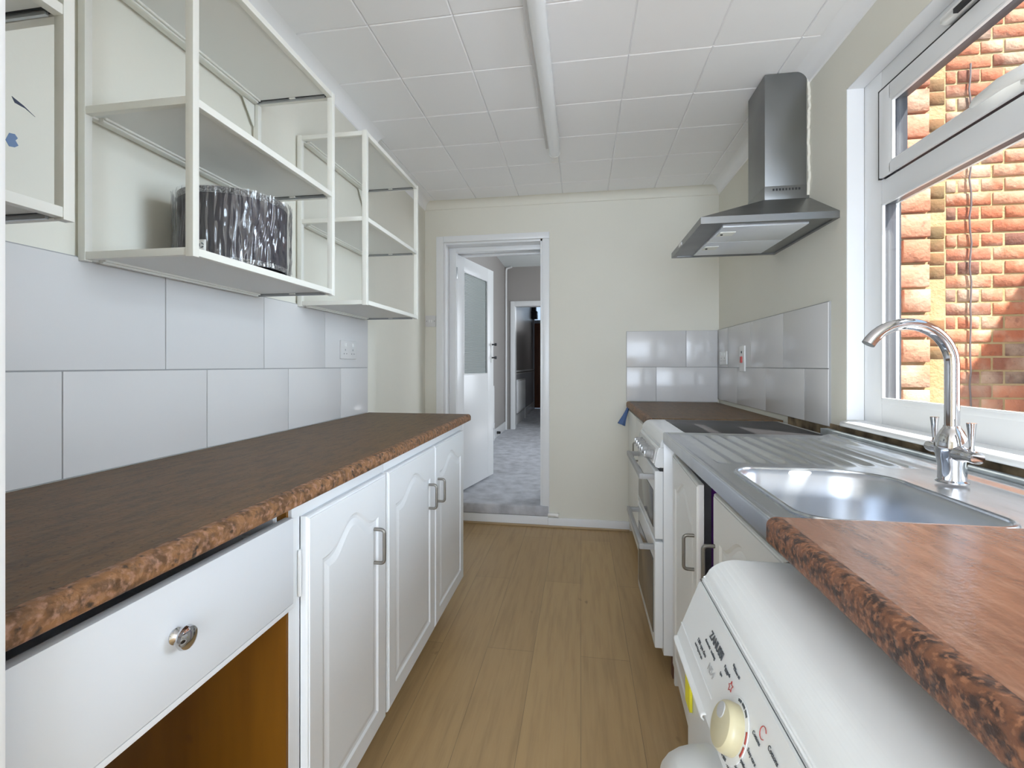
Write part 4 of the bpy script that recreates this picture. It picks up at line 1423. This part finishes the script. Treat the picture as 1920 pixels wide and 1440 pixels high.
# glazed hall door, standing open
hd_ = thing('glazed_door', 'white door with reeded glass panel standing open into the carpeted room', 'door', (-0.962, BY + 0.13, HZ0))
LEN, TH, DH0, DH1 = 0.735, 0.04, 0.172, 2.045
ang = math.atan2(4.26 - 3.56, -0.806 + 0.962)
DM = Matrix.Translation((-0.958, BY + 0.125, 0)) @ Matrix.Rotation(ang, 4, 'Z')


def dpart(name, m_, boxes, parent=hd_, bev=0.002):
    t = MB()
    for bx in boxes:
        t.box(*bx, bev)
    t.bm.transform(DM)
    return t.build(name, m_, parent)


dl = dpart('door_leaf', 'gloss_white', [(0, 0.13, 0, TH, DH0, DH1), (LEN - 0.125, LEN, 0, TH, DH0, DH1), (0.13, LEN - 0.125, 0, TH, DH0, 1.098), (0.13, LEN - 0.125, 0, TH, 1.935, DH1)])
dpart('glass_panel', 'reeded', [(0.125, LEN - 0.12, 0.015, 0.024, 1.09, 1.94)], hd_, 0)
dpart('bead', 'gloss_white', [(0.128, 0.138, -0.001, 0.012, 1.098, 1.935), (LEN - 0.135, LEN - 0.125, -0.001, 0.012, 1.098, 1.935), (0.13, LEN - 0.13, -0.001, 0.012, 1.098, 1.106), (0.13, LEN - 0.13, -0.001, 0.012, 1.927, 1.935)], hd_, 0.001)
hh = dpart('handle_plate', 'plastic', [(LEN - 0.062, LEN - 0.030, -0.006, 0.0, 1.20, 1.40)], hd_)
for z_ in (1.365, 1.245):
    t = MB().tube([(LEN - 0.046, 0, z_), (LEN - 0.046, -0.040, z_), ], 0.007, 10)
    t.tube([(LEN - 0.046, -0.040, z_ - 0.012), (LEN - 0.046, -0.042, z_ + 0.012)], 0.011, 10)
    t.bm.transform(DM)
    t.build('door_knob', 'dark', hh)
for z_ in (1.85, 0.45):
    dpart('hinge', 'greymetal', [(-0.012, 0.004, -0.010, 0.006, z_, z_ + 0.09)], hd_)


# radiators
def radiator(label, x, y0, y1, z0, z1):
    t = thing('radiator', label, 'radiator', (x, (y0 + y1) / 2, z0))
    mb = MB().box(x + 0.02, x + 0.045, y0, y1, z0, z1, 0.006)
    n = int((y1 - y0) / 0.04)
    for k in range(n):
        y = y0 + 0.02 + k * (y1 - y0 - 0.02) / n
        mb.box(x + 0.043, x + 0.050, y, y + 0.024, z0 + 0.03, z1 - 0.03, 0.003)
    mb.build('panel', 'gloss_white', t)
    MB().box(x + 0.001, x + 0.021, y0 + 0.1, y0 + 0.14, z0 + 0.1, z1 - 0.1).box(x + 0.001, x + 0.021, y1 - 0.14, y1 - 0.10, z0 + 0.1, z1 - 0.1).build('bracket', 'plastic', t)
    MB().tube([(x + 0.035, y1 + 0.03, z0 + 0.05), (x + 0.035, y1 + 0.03, HZ0)], 0.008, 10).tube([(x + 0.035, y1 - 0.002, z0 + 0.05), (x + 0.035, y1 + 0.04, z0 + 0.05)], 0.010, 10).build('valve_pipe', 'gloss_white', t)


radiator('white radiator on the dining room wall just behind the open glazed door', -1.2, 5.0, 6.25, 0.33, 0.90)
radiator('white radiator low on the hall wall beyond the second doorway', -1.10, 7.9, 9.0, 0.36, 0.93)
tag(MB().tube([(-1.175, 7.38, HZ0), (-1.175, 7.38, 2.68), (-1.165, 7.38, 2.715), (-1.13, 7.38, 2.725), (-1.08, 7.36, 2.735)], 0.016, 12).build('vertical_pipe', 'gloss_white'),
    'thin white vertical pipe in the dining room corner beside the second doorway', 'pipe')
ds = MB().lathe([(0, 0), (0.02, 0), (0.018, 0.05), (0, 0.055)], axis_mtx((-1.182, 6.6, 0.215), (1, 0, 0)), 14)
tag(ds.build('door_stop', 'tar'), 'small black door stop on the dining room skirting', 'door stop')
em = thing('electric_meter', 'black electricity meter high on the hall wall beside the front door', 'meter', (-1.05, 10.8, 2.35))
MB().box(-1.114, -0.99, 10.72, 10.95, 2.25, 2.42, 0.01).build('meter_case', 'dark', em)
MB().box(-1.114, -1.02, 10.78, 10.93, 2.43, 2.62, 0.01).build('fuse_box', 'dark', em)
MB().box(-0.989, -0.985, 10.78, 10.9, 2.33, 2.38).build('dial_window', 'plug_grey', em)
MB().tube([(-1.09, 10.97, 2.3), (-1.09, 10.97, 1.2), (-1.09, 10.97, HZ0)], 0.02, 8).build('conduit', 'dado_grey', em)

# ================================================================== YARD
struct(MB().box(1.22, 6.5, -4.0, 6.0, -0.12, -0.05).build('ground', 'concrete'))
# brick gable across the yard
random.seed(11)
GY = 2.94


def bricks(x0, x1, z0, z1, bw, bh, j, y, m_, name, kind='structure', jit=0.004, parent=None, bond=False):
    t = MB()
    t2 = MB() if bond else None
    row = 0
    z = z0
    while z < z1:
        off = (row % 2) * (bw + j) / (4 if bond else 2)
        x = x0 - off
        while x < x1:
            ww = bw
            if bond and row % 2:
                ww = (bw - j) / 2
            if random.random() < 0.08:
                ww = (bw - j) / 2
            a, b_ = max(x, x0), min(x + ww, x1)
            if b_ - a > 0.03:
                d = random.uniform(-jit, jit)
                tt = t2 if (t2 is not None and a > 2.06 + 0.5 * (z - 1.0) and z < 1.32 and random.random() < 0.55) else t  # darker bricks mixed in at random at the lower right
                tt.box(a + random.uniform(0, 0.003), b_ - random.uniform(0, 0.003), y + d, y + 0.09, z + random.uniform(0, 0.002), z + bh - random.uniform(0, 0.003), 0.0022, 1)
            x += ww + j
        z += bh + j
        row += 1
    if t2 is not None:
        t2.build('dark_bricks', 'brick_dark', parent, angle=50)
    return t.build(name, m_, parent, angle=50)


bw = thing('brick_wall', 'sunlit old red brick house wall outside the window', 'brick wall', (2.5, GY, -0.05))
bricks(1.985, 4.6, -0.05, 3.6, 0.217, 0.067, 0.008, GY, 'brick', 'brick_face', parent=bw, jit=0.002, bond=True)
MB().box(1.23, 4.6, GY + 0.004, GY + 0.30, -0.05, 3.6).build('mortar_core', 'mortar', bw)
bricks(1.60, 1.890, -0.05, 3.6, 0.30, 0.124, 0.014, GY - 0.03, 'pier', 'corner_pier', parent=bw, jit=0.006)
bricks(1.895, 1.980, -0.05, 3.6, 0.20, 0.070, 0.004, GY + 0.004, 'moss_brown', 'recess_strip', parent=bw)
t = MB()
pts = [(2.095 + 0.004 * sin(k * 1.9) + 0.003 * random.uniform(-1, 1), GY - 0.010, -0.05 + k * 0.07) for k in range(42)]
t.tube(pts, 0.0045, 6)
tag(t.build('wall_cable', 'cable'), 'thin dark cable running up the outside brick wall', 'cable')
# unseen wall added across the yard to cast the slanting shadow on the brick
struct(MB().box(3.25, 3.55, -4.0, GY, -0.05, 3.45).build('wall_yard_blocker', M['brick']))
print('objects', len(bpy.data.objects))
